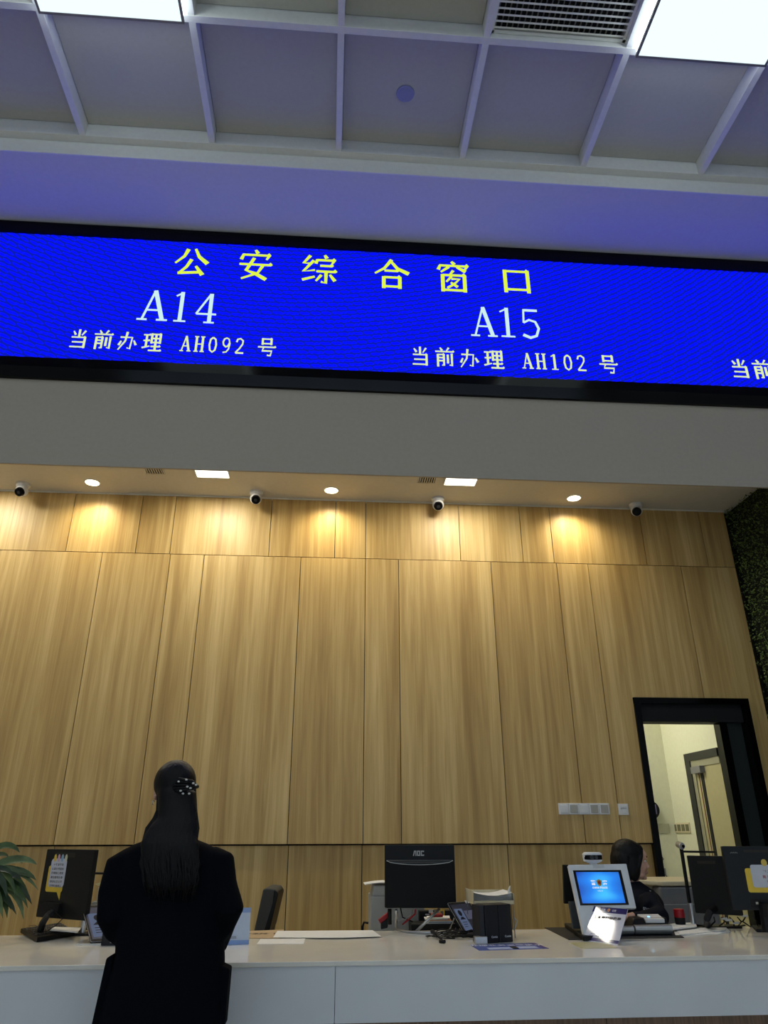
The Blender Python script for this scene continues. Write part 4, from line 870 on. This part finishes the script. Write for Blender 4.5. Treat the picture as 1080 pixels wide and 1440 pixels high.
sheet('small yellowish printed card flat on the counter left of the payment sign', [(799, 1326), (820, 1334), (868, 1333), (850, 1324)], ZC+.0003, 'counter_card', mat('card_yellowish', (205, 198, 150), .3), th=.001, cat='card')
# papers right
sheet('upper white paper stack beside the card reader', [(942, 1301), (946, 1308), (980, 1304), (979, 1299)], ZC+.014, 'paper_stack', th=.008, group='papers right of the card reader')
for k, q in enumerate(([(946, 1306), (950, 1316), (1010, 1314), (1028, 1311), (1020, 1304)], [(948, 1305), (956, 1315), (1020, 1309), (1022, 1304)])):
    sheet(('wide white paper spread lowest on the counter right of the card reader', 'white paper lying over the wide one right of the card reader')[k], q, ZC+.0005+.004*k, group='papers right of the card reader', th=.003)
# big printer at right
Yg = 5.45; p0 = at(933, 1290, Yg); t = thing('large_printer', 'big grey and cream printer standing on the desk behind the officer', 'printer', (p0.x+.2, Yg+.1, .74))
zt, zm = at(940, 1236, Yg+.15).z, at(935, 1245, Yg).z
b = B(); b.box(p0.x, p0.x+.40, Yg, Yg+.40, .74, zm-.01); b.build('front_body', GREY, t, bevel=.012)
b = B(); x0 = at(899, 1240, Yg+.1).x; b.prism([(x0, Yg+.12, .74), (p0.x+.42, Yg+.12, .74), (p0.x+.42, Yg+.12, zm+.0), (p0.x+.02, Yg+.12, zm), (x0, Yg+.12, zt-.035)], (0, .3, 0)); b.build('side_body', CREAM, t, bevel=.01)
b = B(); b.prism([(x0-.01, Yg+.1, zt-.03), (p0.x+.02, Yg-.005, zm-.005), (p0.x+.42, Yg-.005, zm-.005), (p0.x+.42, Yg+.42, zt-.03), (x0-.01, Yg+.42, zt-.03)], (0, 0, .03)); b.build('lid', CREAM, t, bevel=.008)
B().box(p0.x+.01, p0.x+.39, Yg-.003, Yg, zm-.12, zm-.116).build('panel_line', LGREY, t)
for k, y in enumerate((1263, 1274, 1287)):
    b = B(); b.tube([at(926, y, Yg+.1), at(934, y-1, Yg+.08)], .004, 5); b.build('side_clip', BLK, t)
# cup
c = at(955, 1292, 4.84); c.z = ZC; t = thing('red_cup', 'small dark red cup on the counter edge between the card reader and the monitors', 'cup', (c.x, 4.74, ZC)); c.y = 4.74
c.x = at(955, 1285, 4.74).x; zt = at(955, 1278, 4.74).z
B().loft([((c.x, c.y, ZC), .026, .026), ((c.x, c.y, zt-.045), .029, .029), ((c.x, c.y, zt-.04), .031, .031), ((c.x, c.y, zt-.002), .030, .030), ((c.x, c.y, zt), .028, .028)], 24).build('body', RED, t, bevel=.001); B().loft([((c.x, c.y, ZC+.001), .0275, .0275), ((c.x, c.y, zt-.045), .0305, .0305)], 24).build('sleeve', BLKM, t)
# webcam poles
def pole(label, x, ytop, ybot, Y, arm):
    a, b_ = at(x[0], ytop, Y), at(x[1], ybot, Y); zbase = ZC
    t = thing('webcam_pole', label, 'webcam', (a.x, Y, zbase)); B().tube([(a.x, Y, ZC+.01), (a.x, Y, a.z)], .011, 10).build('pole', BLK, t)
    B().tube([(a.x+.001, Y-.002, ZC+.01), (a.x+.001, Y-.002, ZC+.13)], .016, 12).build('sleeve', SILV, t)
    B().box(a.x-.06, a.x+.06, Y-.05, Y+.05, ZC, ZC+.012).build('base', BLK, t, bevel=.003)
    B().tube([(a.x-.004, Y-.026, a.z+.012), (a.x-.004, Y+.026, a.z+.022)], .020, 16).build('webcam', SILV, t, bevel=.003); B().tube([(a.x-.004+.006, Y-.027, a.z+.012), (a.x+.002, Y-.030, a.z+.012)], .009, 12).build('lens', BLACK, t)
    B().tube([(a.x, Y, a.z-.018), (a.x+arm, Y+.02, a.z-.022)], .006, 8).build('arm', BLK, t); return t
pole('slim black pole with a silver webcam on top, left of the right hand monitors', (958, 975), 1193, 1292, 4.77, .22)
pole('slim pole with a small silver webcam behind the left monitor, beside the visitor\'s shoulder', (129, 125), 1223, 1300, 4.77, .14)
# grey machine behind webcam pole at left
Yl = 5.1; a, c = at(124, 1300, Yl), at(150, 1242, Yl); t = thing('document_scanner', 'pale grey machine with clear plastic tray behind the left webcam pole', 'scanner', (a.x+.06, Yl, .74))
B().box(a.x, c.x+.05, Yl, Yl+.3, .74, c.z-.10).build('body', LGREY, t, bevel=.006); b = B(); b.prism([(a.x+.03, Yl, c.z-.10), (c.x+.05, Yl, c.z-.10), (c.x+.05, Yl, c.z+.02), (a.x+.05, Yl, c.z)], (0, .25, 0)); b.build('upper_body', GREY, t, bevel=.006)
B().box(a.x+.035, c.x+.02, Yl-.03, Yl, c.z-.09, c.z-.02).build('clear_tray', mat('clear_grey', (190, 190, 180), .15), t, bevel=.006); B().prism([at(133, 1243, Yl), at(152, 1238, Yl), at(156, 1241, Yl), at(138, 1246, Yl)], (0, .2, 0)).build('yellow_folder', mat('folder_yellow', (215, 205, 150), .6), t)
# right monitors
A, Bq = (at(978, 1284, 4.70).x, 4.70), (at(1034, 1293, 4.55).x+.03, 4.52)
t, M, wd, h = monitor('plain black monitor beside the slim webcam pole at the right', A, Bq, at(978, 1284, 4.70).z, at(963, 1203, 4.70).z, .028, mat('monitor_charcoal2', (24, 25, 26), .45, spec=.3), (.22, .62, .86, .91))
b = B(); b.tube([M @ Vector((wd*.45, h*.1, .01)), at(998, 1283, 4.56), at(994, 1292, 4.56), onz(995, 1303, ZC+.01)], [.02, .018, .018, .02], 8); b.build('stand_arm', BLK, t); c = onz(985, 1303, ZC); B().box(c.x-.08, c.x+.2, c.y-.12, c.y-.0, ZC, ZC+.012).build('stand_base', BLK, t, bevel=.004)
A, Bq = (at(1031, 1280, 4.42).x, 4.42), (at(1100, 1281, 4.40).x, 4.38)
t, M, wd, h = monitor('dark monitor with a yellow and white note at the right edge of the photo', A, Bq, at(1031, 1280, 4.42).z, at(1014, 1190, 4.42).z, .03, mat('monitor_slate', (32, 34, 36), .45, spec=.3), (.42, .95, .90, .94))
mx = M.inverted()
def mpx(x, y): q = mx @ onpl(x, y, M.translation, Vector((M[0][2], M[1][2], M[2][2]))); return q.x, q.y
a, c = mpx(1053, 1255), mpx(1098, 1221); b = B(); plate(b, rrect(a[0], c[0], a[1], c[1], .012), .0006, .0012); b.build('note_backing', YEL, t, local=True, label='yellow note')
a, c = mpx(1060, 1248), mpx(1100, 1216); b = B(); plate(b, rrect(a[0], c[0], a[1], c[1], .012), .0012, .002); nn = b.build('note', mat('note_white2', (205, 208, 218), .6), t, local=True)
a = mpx(1074, 1213); b = B(); plate(b, [(a[0]+.016*math.cos(q), a[1]+.018*math.sin(q)) for q in [k*.4488 for k in range(14)]], .002, .003); b.build('note_pin', mat('pin_yellow', (225, 195, 90), .5), t, local=True)
a = mpx(1077, 1225); ltext(nn, '"十二分"', a[0]+.012, a[1], .0022, .014, INK); a = mpx(1080, 1233); ltext(nn, '购 买 保', a[0]+.004, a[1], .0022, .018, INKR, .01); a = mpx(1083, 1240); ltext(nn, '留 意', a[0]+.002, a[1], .0022, .016, INKR, .01)
a = mpx(1032, 1200); b = B()
for k in range(7): plate(b, [(a[0]-.02+k*.006, a[1]+(k % 2)*.004), (a[0]-.016+k*.006, a[1]+(k % 2)*.004), (a[0]-.016+k*.006, a[1]+.003+(k % 2)*.004), (a[0]-.02+k*.006, a[1]+.003+(k % 2)*.004)], 0, .0006)
b.build('logo_marks', LGREY, t, local=True)
b = B(); a, c = mpx(1056, 1276), mpx(1082, 1264); plate(b, [(a[0], a[1]), (c[0]+.04, a[1]), (c[0]+.04, c[1]), (a[0], c[1])], 0, .0015); b.build('port_recess', BLKM, t, local=True); b = B(); a = mpx(1065, 1270); plate(b, [(a[0]-.009, a[1]-.006), (a[0]+.009, a[1]-.006), (a[0]+.009, a[1]+.006), (a[0]-.009, a[1]+.006)], .0015, .003); b.build('port', LGREY, t, local=True)
b = B(); b.tube([M @ Vector((wd*.62, h*.12, .012)), M @ Vector((wd*.6, -.03, .0)), M @ Vector((wd*.6, -(M.translation.z-ZC)+.02, 0))], [.03, .025, .03], 8); b.build('stand_column', BLK, t)
P = [onz(1058, 1305, ZC), onz(1064, 1311, ZC), onz(1110, 1312, ZC), onz(1110, 1303, ZC)]; b = B(); b.prism(P, (0, 0, .016)); b.build('stand_foot', BLK, t, bevel=.004)
# cables and clutter between the right monitors
t = thing('cable_cluster', 'black cables and crumpled paper scraps under the two right hand monitors', 'cable', tuple(onz(1020, 1302, ZC)))
for k in range(6):
    x = 1004+k*11; B().tube([at(x, 1290, 4.66), at(x+rc.uniform(-6, 6), 1296, 4.62), onz(x+rc.uniform(-8, 8), 1303, ZC+.006), onz(x+rc.uniform(4, 14), 1301, ZC+.006)], .004, 6).build('cable', BLK, t, smooth=True)
for x, y in ((1024, 1294), (1034, 1298), (1046, 1288), (1018, 1292)):
    c = at(x, y, 4.64); c.z = max(c.z, ZC+.006); b = B(); b.hexa([c+Vector((-.02, -.01, -.004)), c+Vector((.02, -.012, -.004)), c+Vector((.025, .01, 0)), c+Vector((-.015, .012, 0))], [c+Vector((-.018, -.008, .004)), c+Vector((.015, -.01, .008)), c+Vector((.02, .01, .006)), c+Vector((-.01, .01, .003))]); b.build('paper_scrap', PAPER, t)
B().box(onz(1062, 1300, ZC).x, onz(1085, 1300, ZC).x, 4.78, 4.785, ZC, ZC+.05).build('red_card', RED, t)
# ------------------------------------------------------------------ potted plant
pc = Vector((-1.90, 4.42, ZC)); t = thing('potted_plant', 'green long-leaved potted plant arching in from the left edge of the counter', 'plant', tuple(pc))
B().loft([((pc.x, pc.y, ZC), .07, .07), ((pc.x, pc.y, ZC+.12), .095, .095), ((pc.x, pc.y, ZC+.13), .10, .10), ((pc.x, pc.y, ZC+.14), .098, .098)], 28).build('pot', mat('pot_white', (205, 205, 200), .3), t, bevel=.002)
B().loft([((pc.x, pc.y, ZC+.138), .088, .088), ((pc.x, pc.y, ZC+.145), .085, .085)], 20).build('soil', mat('soil', (40, 28, 20), .95), t)
LF = mat('leaf_green', (72, 96, 50), .4, noise=.55, nscale=14)
LF2 = mat('leaf_light', (104, 124, 80), .4, noise=.5, nscale=14); LF3 = mat('leaf_deep', (44, 66, 38), .35, noise=.5, nscale=14)
def leaf(P, m=LF, wmax=.028, n=14, roll=0):
    pts = []
    for k in range(n):
        u = k/(n-1); q = P[0]*(1-u)**3+P[1]*3*u*(1-u)**2+P[2]*3*u*u*(1-u)+P[3]*u**3; pts.append(q)
    b = B(); rows_ = []
    for k, q in enumerate(pts):
        tn = (pts[min(k+1, n-1)]-pts[max(k-1, 0)]).normalized(); sd = tn.cross(Vector((.15*math.sin(roll), -.8 if abs(tn.z) < .8 else -1, .6))).normalized(); up = sd.cross(tn)
        u = k/(n-1); wv = wmax*math.sin(math.pi*min(1, max(0, (u-.36)/.64))**.75)**.8 if u > .36 else .0022; wv = max(wv, .0006)
        rows_.append([b.bm.verts.new(q+sd*wv+up*wv*.3), b.bm.verts.new(q-up*0), b.bm.verts.new(q-sd*wv+up*wv*.3)])
    for a, c in zip(rows_, rows_[1:]):
        for j in (0, 1): b.bm.faces.new((a[j], a[j+1], c[j+1], c[j]))
    return b.build('leaf', m, t, smooth=True, norm=False)
tips = [(28, 1199, -.02), (52, 1216, .0), (30, 1236, -.08), (51, 1238, -.05), (54, 1252, -.05), (45, 1272, -.05), (39, 1277, -.08), (33, 1293, -.08), (23, 1286, -.12), (10, 1291, -.1), (4, 1292, -.15), (18, 1232, -.15), (22, 1262, -.16), (12, 1205, .05), (32, 1214, .1), (40, 1256, .08), (28, 1270, .1), (16, 1280, .1), (-20, 1200, 0), (-30, 1230, -.1), (-40, 1260, -.1), (-15, 1290, -.1), (-10, 1250, -.2), (0, 1275, -.2), (-60, 1215, 0), (-70, 1260, 0), (9, 1263, -.2), (36, 1226, .1)]
rl = random.Random(11); base = pc+Vector((0, 0, .14))
for k, (x, y, dy) in enumerate(tips):
    tip = at(x, y, pc.y+dy); d = tip-base; hz = max(.0, (tip.z-base.z))
    top_ = max(base.z+.16, tip.z+.04+.10*(y > 1240)); o2 = Vector((rl.uniform(-.02, .02), rl.uniform(-.02, .02), 0))
    up_ = rl.uniform(.0, .07); LM = (LF, LF2, LF3)[k % 3]
    leaf([base+o2, base+o2+Vector((d.x*.12, d.y*.2, (top_-base.z)*.8+up_)), Vector((base.x+d.x*rl.uniform(.6, .85), base.y+d.y*.7, top_+up_*.6)), tip], LM, rl.uniform(.016, .027), roll=k*1.7)
# ------------------------------------------------------------------ people
def hframe(c, yaw, pitch=0, s=1):
    return Matrix.Translation(c) @ Matrix.Rotation(yaw, 4, 'Z') @ Matrix.Rotation(pitch, 4, 'X') @ Matrix.Scale(s, 4)
def add_head(b, M):
    h = B()
    h.ell((0, -.010, .030), (.073, .093, .080)); h.ell((0, .022, -.030), (.058, .066, .084)); h.ell((0, .060, -.090), (.024, .022, .020))
    for s in (-1, 1):
        h.ell((s*.034, .052, -.030), (.024, .030, .030)); h.ell((s*.010, .094, -.038), (.008, .009, .007)); h.ell((s*.074, -.005, -.012), (.008, .018, .030), (0, 0, s*.3))
        h.ell((s*.030, .020, -.080), (.026, .045, .022)); h.ell((s*.03, .078, .016), (.022, .010, .007))
    h.ell((0, .066, .035), (.05, .026, .04)); h.tube([(0, .080, .012), (0, .096, -.010), (0, .110, -.034)], [.008, .010, .0115], 10); h.ell((0, .104, -.037), (.012, .013, .010))
    h.ell((0, .080, -.060), (.028, .014, .020)); h.ell((0, .0925, -.0600), (.019, .009, .006)); h.ell((0, .090, -.0705), (.016, .009, .006)); h.ell((0, .078, -.096), (.018, .014, .013))
    h.tube([(0, -.012, -.05), (0, -.02, -.11), (0, -.03, -.19)], [.052, .050, .060], 16)
    h.xf(M); me = bpy.data.meshes.new('x'); h.bm.to_mesh(me); b.bm.from_mesh(me); bpy.data.meshes.remove(me)
EYEW = mat('eye_white', (225, 222, 215), .2); EYED = mat('eye_dark', (25, 18, 14), .1); LIP = mat('lip', (176, 98, 92), .45)
def face_parts(t, M):
    for s in (-1, 1):
        B().ell((s*.031, .074, .000), (.013, .010, .007), sub=2).xf(M).build('eye', EYEW, t, smooth=True)
        B().ell((s*.031, .0815, .000), (.0058, .004, .0058), sub=2).xf(M).build('pupil', EYED, t, smooth=True)
        B().tube([(s*.014, .090, .022), (s*.032, .089, .027), (s*.050, .078, .022)], [.003, .0038, .002], 6).xf(M).build('eyebrow', HAIR, t, smooth=True)
    b = B(); b.ell((0, .0965, -.0605), (.018, .007, .0045), sub=2); b.ell((0, .0945, -.0695), (.015, .007, .005), sub=2); b.xf(M); b.build('lips', LIP, t, smooth=True)
def hand(t, wrist, dirv, palmn, side, curl=.5, m=SKIN):
    """wrist point, pointing direction, palm-down normal; side = +1 thumb on the left of the direction"""
    d = Vector(dirv).normalized(); n = Vector(palmn); n = (n-d*n.dot(d)).normalized(); s = n.cross(d)*side
    w0 = Vector(wrist); b = B()
    b.tube([w0-d*.03, w0, w0+d*.02], [.024, .023, .028], 10)
    for k in range(4): b.tube([w0+d*.01+s*(.012-.008*k)*1.0, w0+d*.05+s*(.027-.018*k), w0+d*.085+s*(.030-.020*k)], [.016, .014, .0115], 8)
    for k, L in enumerate((.070, .078, .072, .056)):
        p = w0+d*.082+s*(.030-.020*k); a = 0; pts = [p]; r = [.0092]
        for j, f in enumerate((.45, .3, .25)):
            a += curl*(.45+.3*j); p = p+(d*math.cos(a)+n*math.sin(a))*L*f; pts.append(p); r.append(.0088-.0012*j)
        b.tube(pts, r, 8)
    b.tube([w0+d*.015+s*.02, w0+d*.045+s*.045+n*.008, w0+d*.075+s*.052+n*.014, w0+d*.097+s*.048+n*.016], [.014, .012, .010, .008], 8)
    return b.build('hand', m, t, smooth=True, remesh=.0032, sm=2)
# ---- standing visitor
YV = 3.35
def vp(x, y, Y=YV): return at(x, y, Y)
t = thing('person', 'standing visitor with long dark hair and black coat, seen from behind at the counter', 'person', (-.63, YV, 0))
hc = vp(243.5, 1113); hc.y = YV+.0; MH = hframe(hc, math.radians(22), -.06)
b = B(); add_head(b, MH)
nb = vp(240, 1183)
b.tube([hc+Vector((0, -.01, -.08)), Vector((nb.x, YV, nb.z)), Vector((nb.x, YV, nb.z-.12))], [.05, .055, .09], 14)
cx0 = vp(240, 1340).x
b.loft([((cx0, YV, 1.30), .14, .08), ((cx0, YV, 1.1), .14, .10), ((cx0, YV, .95), .16, .12), ((cx0, YV, .84), .17, .13)], 20)
for s in (-1, 1):
    b.tube([(cx0+s*.085, YV, .88), (cx0+s*.09, YV+.01, .5), (cx0+s*.095, YV-.01, .12), (cx0+s*.095, YV, .07)], [.09, .062, .042, .04], 14)
    b.tube([(cx0+s*.095, YV-.05, .045), (cx0+s*.098, YV+.05, .04), (cx0+s*.10, YV+.14, .03)], [.036, .038, .026], 10)
b.build('body', SKIN, t, smooth=True, remesh=.008, sm=3)
face_parts(t, MH)
tr = B()
for s in (-1, 1): tr.tube([(cx0+s*.085, YV, .86), (cx0+s*.09, YV+.01, .5), (cx0+s*.095, YV-.005, .10)], [.105, .08, .068], 16)
tr.build('trousers', COAT, t, smooth=True)
for s in (-1, 1):
    sh = B(); sh.tube([(cx0+s*.095, YV-.065, .045), (cx0+s*.098, YV+.05, .045), (cx0+s*.10, YV+.17, .034)], [.044, .046, .032], 12); sh.build('shoe', BLKM, t, smooth=True)
ct_ = B(); R_ = []
for y, xl, xr, ry in ((1176, 221, 264, .055), (1182, 203, 280, .07), (1188, 187, 295, .085), (1198, 173, 307, .10), (1216, 167, 313, .12), (1245, 166, 314, .13), (1290, 166, 314, .135), (1325, 164, 315, .14), (1345, 163, 316, .145), (1385, 152, 316, .155), (1437, 141, 314, .165)):
    l, r = vp(xl, y), vp(xr, y); R_.append((((l.x+r.x)/2, YV, l.z), (r.x-l.x)/2, ry))
l = R_[-1]; R_.append(((l[0][0]-.01, YV, .42), l[1]+.02, .18))
ct_.loft(R_[::-1], 32, 2.3)
aL = [vp(184, 1210), vp(168, 1218, 3.34), vp(158, 1255, 3.32), vp(157, 1288, 3.30), vp(165, 1303, 3.36)]
ct_.tube(aL+[Vector((aL[-1].x+.01, 3.50, 1.0)), Vector((aL[-1].x+.03, 3.64, .945))], [.055, .060, .056, .058, .056, .048, .042], 14)
aR = [vp(297, 1209), vp(311, 1214, 3.34), vp(316, 1244, 3.32), vp(322, 1277, 3.28), vp(313, 1296, 3.34)]
ct_.tube(aR+[Vector((aR[-1].x-.02, 3.50, 1.02)), Vector((aR[-1].x-.05, 3.64, .95))], [.055, .060, .050, .062, .056, .048, .042], 14)
coat = ct_.build('coat', COAT, t, smooth=True, remesh=.011, sm=4)
for q in ([vp(165, 1338), vp(154, 1345), vp(133, 1440), vp(150, 1440)], [vp(312, 1354), vp(325, 1360), vp(318, 1440), vp(305, 1440)]):
    pk_ = B(); pk_.prism([p+Vector((0, -.05, 0)) for p in q], (0, .09, 0)); pk_.build('coat_pocket', COAT, t, bevel=.006)
co_ = B(); n0 = vp(243, 1178); co_.tube([(n0.x-.075, YV+.03, n0.z-.01), (n0.x-.05, YV-.06, n0.z+.005), (n0.x+.05, YV-.06, n0.z+.005), (n0.x+.075, YV+.03, n0.z-.01)], .022, 8); co_.build('collar', COAT, t, smooth=True)
hand(t, (aL[-1].x+.035, 3.66, .925), (.35, .9, -.12), (0, 0, -1), 1, .4).name = 'hand'
hand(t, (aR[-1].x-.055, 3.66, .93), (-.35, .9, -.12), (0, 0, -1), -1, .4)
# hair
hb = B(); cap = B(); cap.ell((0, -.022, .034), (.088, .100, .093)); cap.ell((.012, -.064, -.03), (.066, .056, .085)); cap.xf(MH); me = bpy.data.meshes.new('x'); cap.bm.to_mesh(me); hb.bm.from_mesh(me)
R_ = []
for y, xl, xr, yy, ry in ((1112, 222, 276, 3.29, .06), (1130, 222, 277, 3.28, .055), (1150, 221, 278, 3.265, .050), (1160, 212, 278, 3.25, .045), (1170, 205, 278, 3.245, .045), (1186, 197, 279, 3.22, .036), (1210, 198, 281, 3.21, .028), (1235, 203, 279, 3.205, .022), (1252, 209, 270, 3.205, .014)):
    l, r = vp(xl, y, yy), vp(xr, y, yy); R_.append((((l.x+r.x)/2, yy, l.z), (r.x-l.x)/2, ry))
hb.loft(R_[::-1], 28, 2.2); hb.build('hair', HAIR, t, smooth=True, remesh=.008, sm=3)
rh = random.Random(9); st = B()
for k in range(70):
    u = rh.random(); ph = (u-.5)*2
    x0 = 222+52*u; pts = []; rr_ = []
    for y, a0, a1, yy, rd in ((1088, 226, 268, 3.285, .0), (1110, 222, 276, 3.262, .0), (1140, 222, 278, 3.235, 0), (1165, 208, 278, 3.212, 0), (1190, 197, 280, 3.19, 0), (1215, 198, 281, 3.184, 0), (1238+rh.uniform(-5, 5), 201, 280, 3.183, 0), (1254+rh.uniform(-8, 16), 204, 276, 3.19, 0)):
        x = a0+(a1-a0)*(u+rh.uniform(-.02, .02)+(.03*math.sin(y*.08+k) if y > 1130 else 0)); x = (a0+a1)/2+(x-(a0+a1)/2)*.97
        pts.append(vp(x, y, yy+.035*abs(ph)**2.5*(1 if y < 1200 else .5)-(.0))); rr_.append(.007)
    rr_[0] = .001; rr_[-1] = .0008; rr_[-2] = .004
    st.tube(pts, rr_, 5)
st.build('hair_strands', mat('hair_gloss', (12, 11, 12), .5, spec=.25), t, smooth=True, kind='stuff')
# claw clip with pearls
cc = B(); c0 = vp(258, 1104, 3.235)
for k in range(5):
    a = -1.0+k*.5; cc.tube([c0+Vector((-.05, .02, -.012)), c0+Vector((-.03*math.cos(a), -.02, .028*math.sin(a))), c0+Vector((.035, -.005, .018*math.sin(a))), c0+Vector((.055, .03, -.005))], .006, 6)
cc.build('hair_clip', BLK, t, smooth=True)
prl = mat('pearl', (225, 222, 215), .25)
for x, y in ((497, 148), (538, 138), (575, 157), (508, 197), (520, 212), (543, 175), (560, 183), (553, 212), (590, 165)):
    B().ell(vp(120+x/3.7875, 1060+y/3.7875, 3.205 if x < 570 else 3.225), (.0055, .0055, .0042), (0, 0, .4), sub=2).build('pearl', prl, t, smooth=True)
e_ = MH @ Vector((-.078, -.004, -.045)); B().tube([e_+Vector((.010*math.cos(a)*.3, .008*math.cos(a), .009*math.sin(a))) for a in [k*.6 for k in range(9)]], .0016, 6).build('earring', SILV, t, smooth=True)
# ---- seated officer
YO = 5.0
t = thing('person', 'seated officer with a dark bob haircut and dark uniform, in profile behind the card reader', 'person', (1.98, YO, 0))
hc = at(888.5, 1210, YO); MO = hframe(hc, math.radians(-84), -.05)
sc = at(897, 1262, YO)
b = B(); add_head(b, MO)
b.loft([((sc.x, YO, .50), .13, .17), ((sc.x-.01, YO, .7), .11, .15), ((sc.x, YO, .9), .11, .17), ((sc.x-.01, YO, 1.0), .09, .16), ((sc.x-.02, YO, 1.07), .05, .07)], 22)
for s in (-1, 1):
    b.tube([(sc.x, YO+s*.09, .55), (sc.x+.40, YO+s*.10, .56), (sc.x+.42, YO+s*.10, .10), (sc.x+.42, YO+s*.10, .06)], [.085, .06, .042, .04], 12)
    b.tube([(sc.x+.38, YO+s*.10, .045), (sc.x+.56, YO+s*.10, .035)], [.036, .028], 10)
b.build('body', SKIN, t, smooth=True, remesh=.005, sm=1)
face_parts(t, MO)
u = B(); R_ = []
for y, xl, xr, ry in ((1239, 879, 899, .055), (1244, 872, 905, .09), (1250, 866, 913, .145), (1258, 863, 922, .18), (1268, 862, 928, .195), (1290, 864, 930, .195), (1315, 868, 928, .185)):
    l, r = at(xl, y, YO), at(xr, y, YO); R_.append((((l.x+r.x)/2, YO, l.z), (r.x-l.x)/2, ry))
R_.append((R_[-1][0], .14, .18)); R_[-1] = ((sc.x, YO, .52), .15, .19)
u.loft(R_[::-1], 26, 2.2)
h0 = at(881, 1292, 4.62)
for s, pts in ((-1, [(sc.x-.005, YO-.15, 1.01), (sc.x, YO-.20, .97), (sc.x+.02, YO-.26, .935), (h0.x+.10, 4.66, .925), (h0.x+.035, 4.63, h0.z)]), (1, [(sc.x-.005, YO+.15, 1.01), (sc.x, YO+.20, .96), (sc.x+.05, YO+.24, .80), (sc.x+.25, YO+.16, .80)])):
    u.tube(pts, [.07, .066, .056, .045, .036][:len(pts)], 12)
u.build('uniform_jacket', UNI, t, smooth=True, remesh=.009, sm=3)
tr = B()
for s in (-1, 1): tr.tube([(sc.x, YO+s*.09, .54), (sc.x+.40, YO+s*.10, .55), (sc.x+.43, YO+s*.10, .50), (sc.x+.42, YO+s*.10, .12)], [.10, .075, .07, .055], 12)
tr.build('trousers', UNI, t, smooth=True)
for s in (-1, 1): B().tube([(sc.x+.37, YO+s*.10, .045), (sc.x+.5, YO+s*.10, .045), (sc.x+.58, YO+s*.10, .032)], [.044, .044, .03], 12).build('shoe', BLKM, t, smooth=True)
hand(t, (h0.x+.02, 4.625, h0.z+.006), (-1, -.12, -.12), (0, 0, -1), 1, .35)
hand(t, (sc.x+.26, YO+.16, .80), (1, -.1, -.1), (0, 0, -1), 1, .5)
hb = B(); hb.ell((0, -.030, .048), (.086, .100, .080)); hb.ell((0, -.070, -.005), (.084, .070, .100)); hb.ell((0, -.062, -.075), (.076, .055, .055))
for s in (-1, 1): hb.ell((s*.068, -.026, -.030), (.020, .046, .090)); hb.ell((s*.062, .006, .045), (.020, .045, .040), (-.5, 0, 0))
hb.tube([(-.02, .035, .085), (-.042, .072, .062), (-.056, .098, .030), (-.056, .100, .0)], [.022, .018, .011, .004], 8)
hb.tube([(.02, .035, .090), (.050, .040, .070), (.070, .028, .03), (.078, .004, -.03), (.076, -.01, -.07)], [.020, .018, .016, .014, .008], 8)
hb.xf(MO); hb.build('hair', HAIR, t, smooth=True, remesh=.005, sm=2)
cb = B(); ca = MO @ Vector((0, -.03, -.135)); cb.tube([ca+Vector((-.055, 0, .0)), ca+Vector((0, -.06, 0)), ca+Vector((.06, -.02, -.012)), ca+Vector((.06, .03, -.012)), ca+Vector((0, .06, 0)), ca+Vector((-.055, 0, 0))], .013, 8); cb.build('collar', UNI, t, smooth=True)
text_part('034268', 'number_badge', INKW, t, at(912, 1279, YO-.235), (1, -.15, -.22), (0.1, 0, 1), .016, .02)
for x, y in ((914, 1253), (922, 1260)): B().ell(at(x, y, YO-.13), (.008, .006, .004), sub=2).build('epaulette_star', SILV, t, smooth=True)
B().ell(at(890, 1239, YO-.07), (.005, .003, .004), sub=2).build('collar_pin', SILV, t, smooth=True)
# officer's chair
oc = [o for o in bpy.data.objects if o.name == 'office_chair'][0]
r = dup(oc, (0, 0, 0), 'dark office chair that the seated officer sits on, mostly hidden behind the counter'); base_ = WM['office_chair']
cxc = base_.translation.x; seatx = cx_s = None
MR = Matrix.Translation((sc.x-.02, YO+.06, 0)) @ Matrix.Rotation(math.pi, 4, 'Z') @ Matrix.Translation((SEATC[0]*-1, SEATC[1]*-1, 0)) @ base_
r.matrix_world = MR
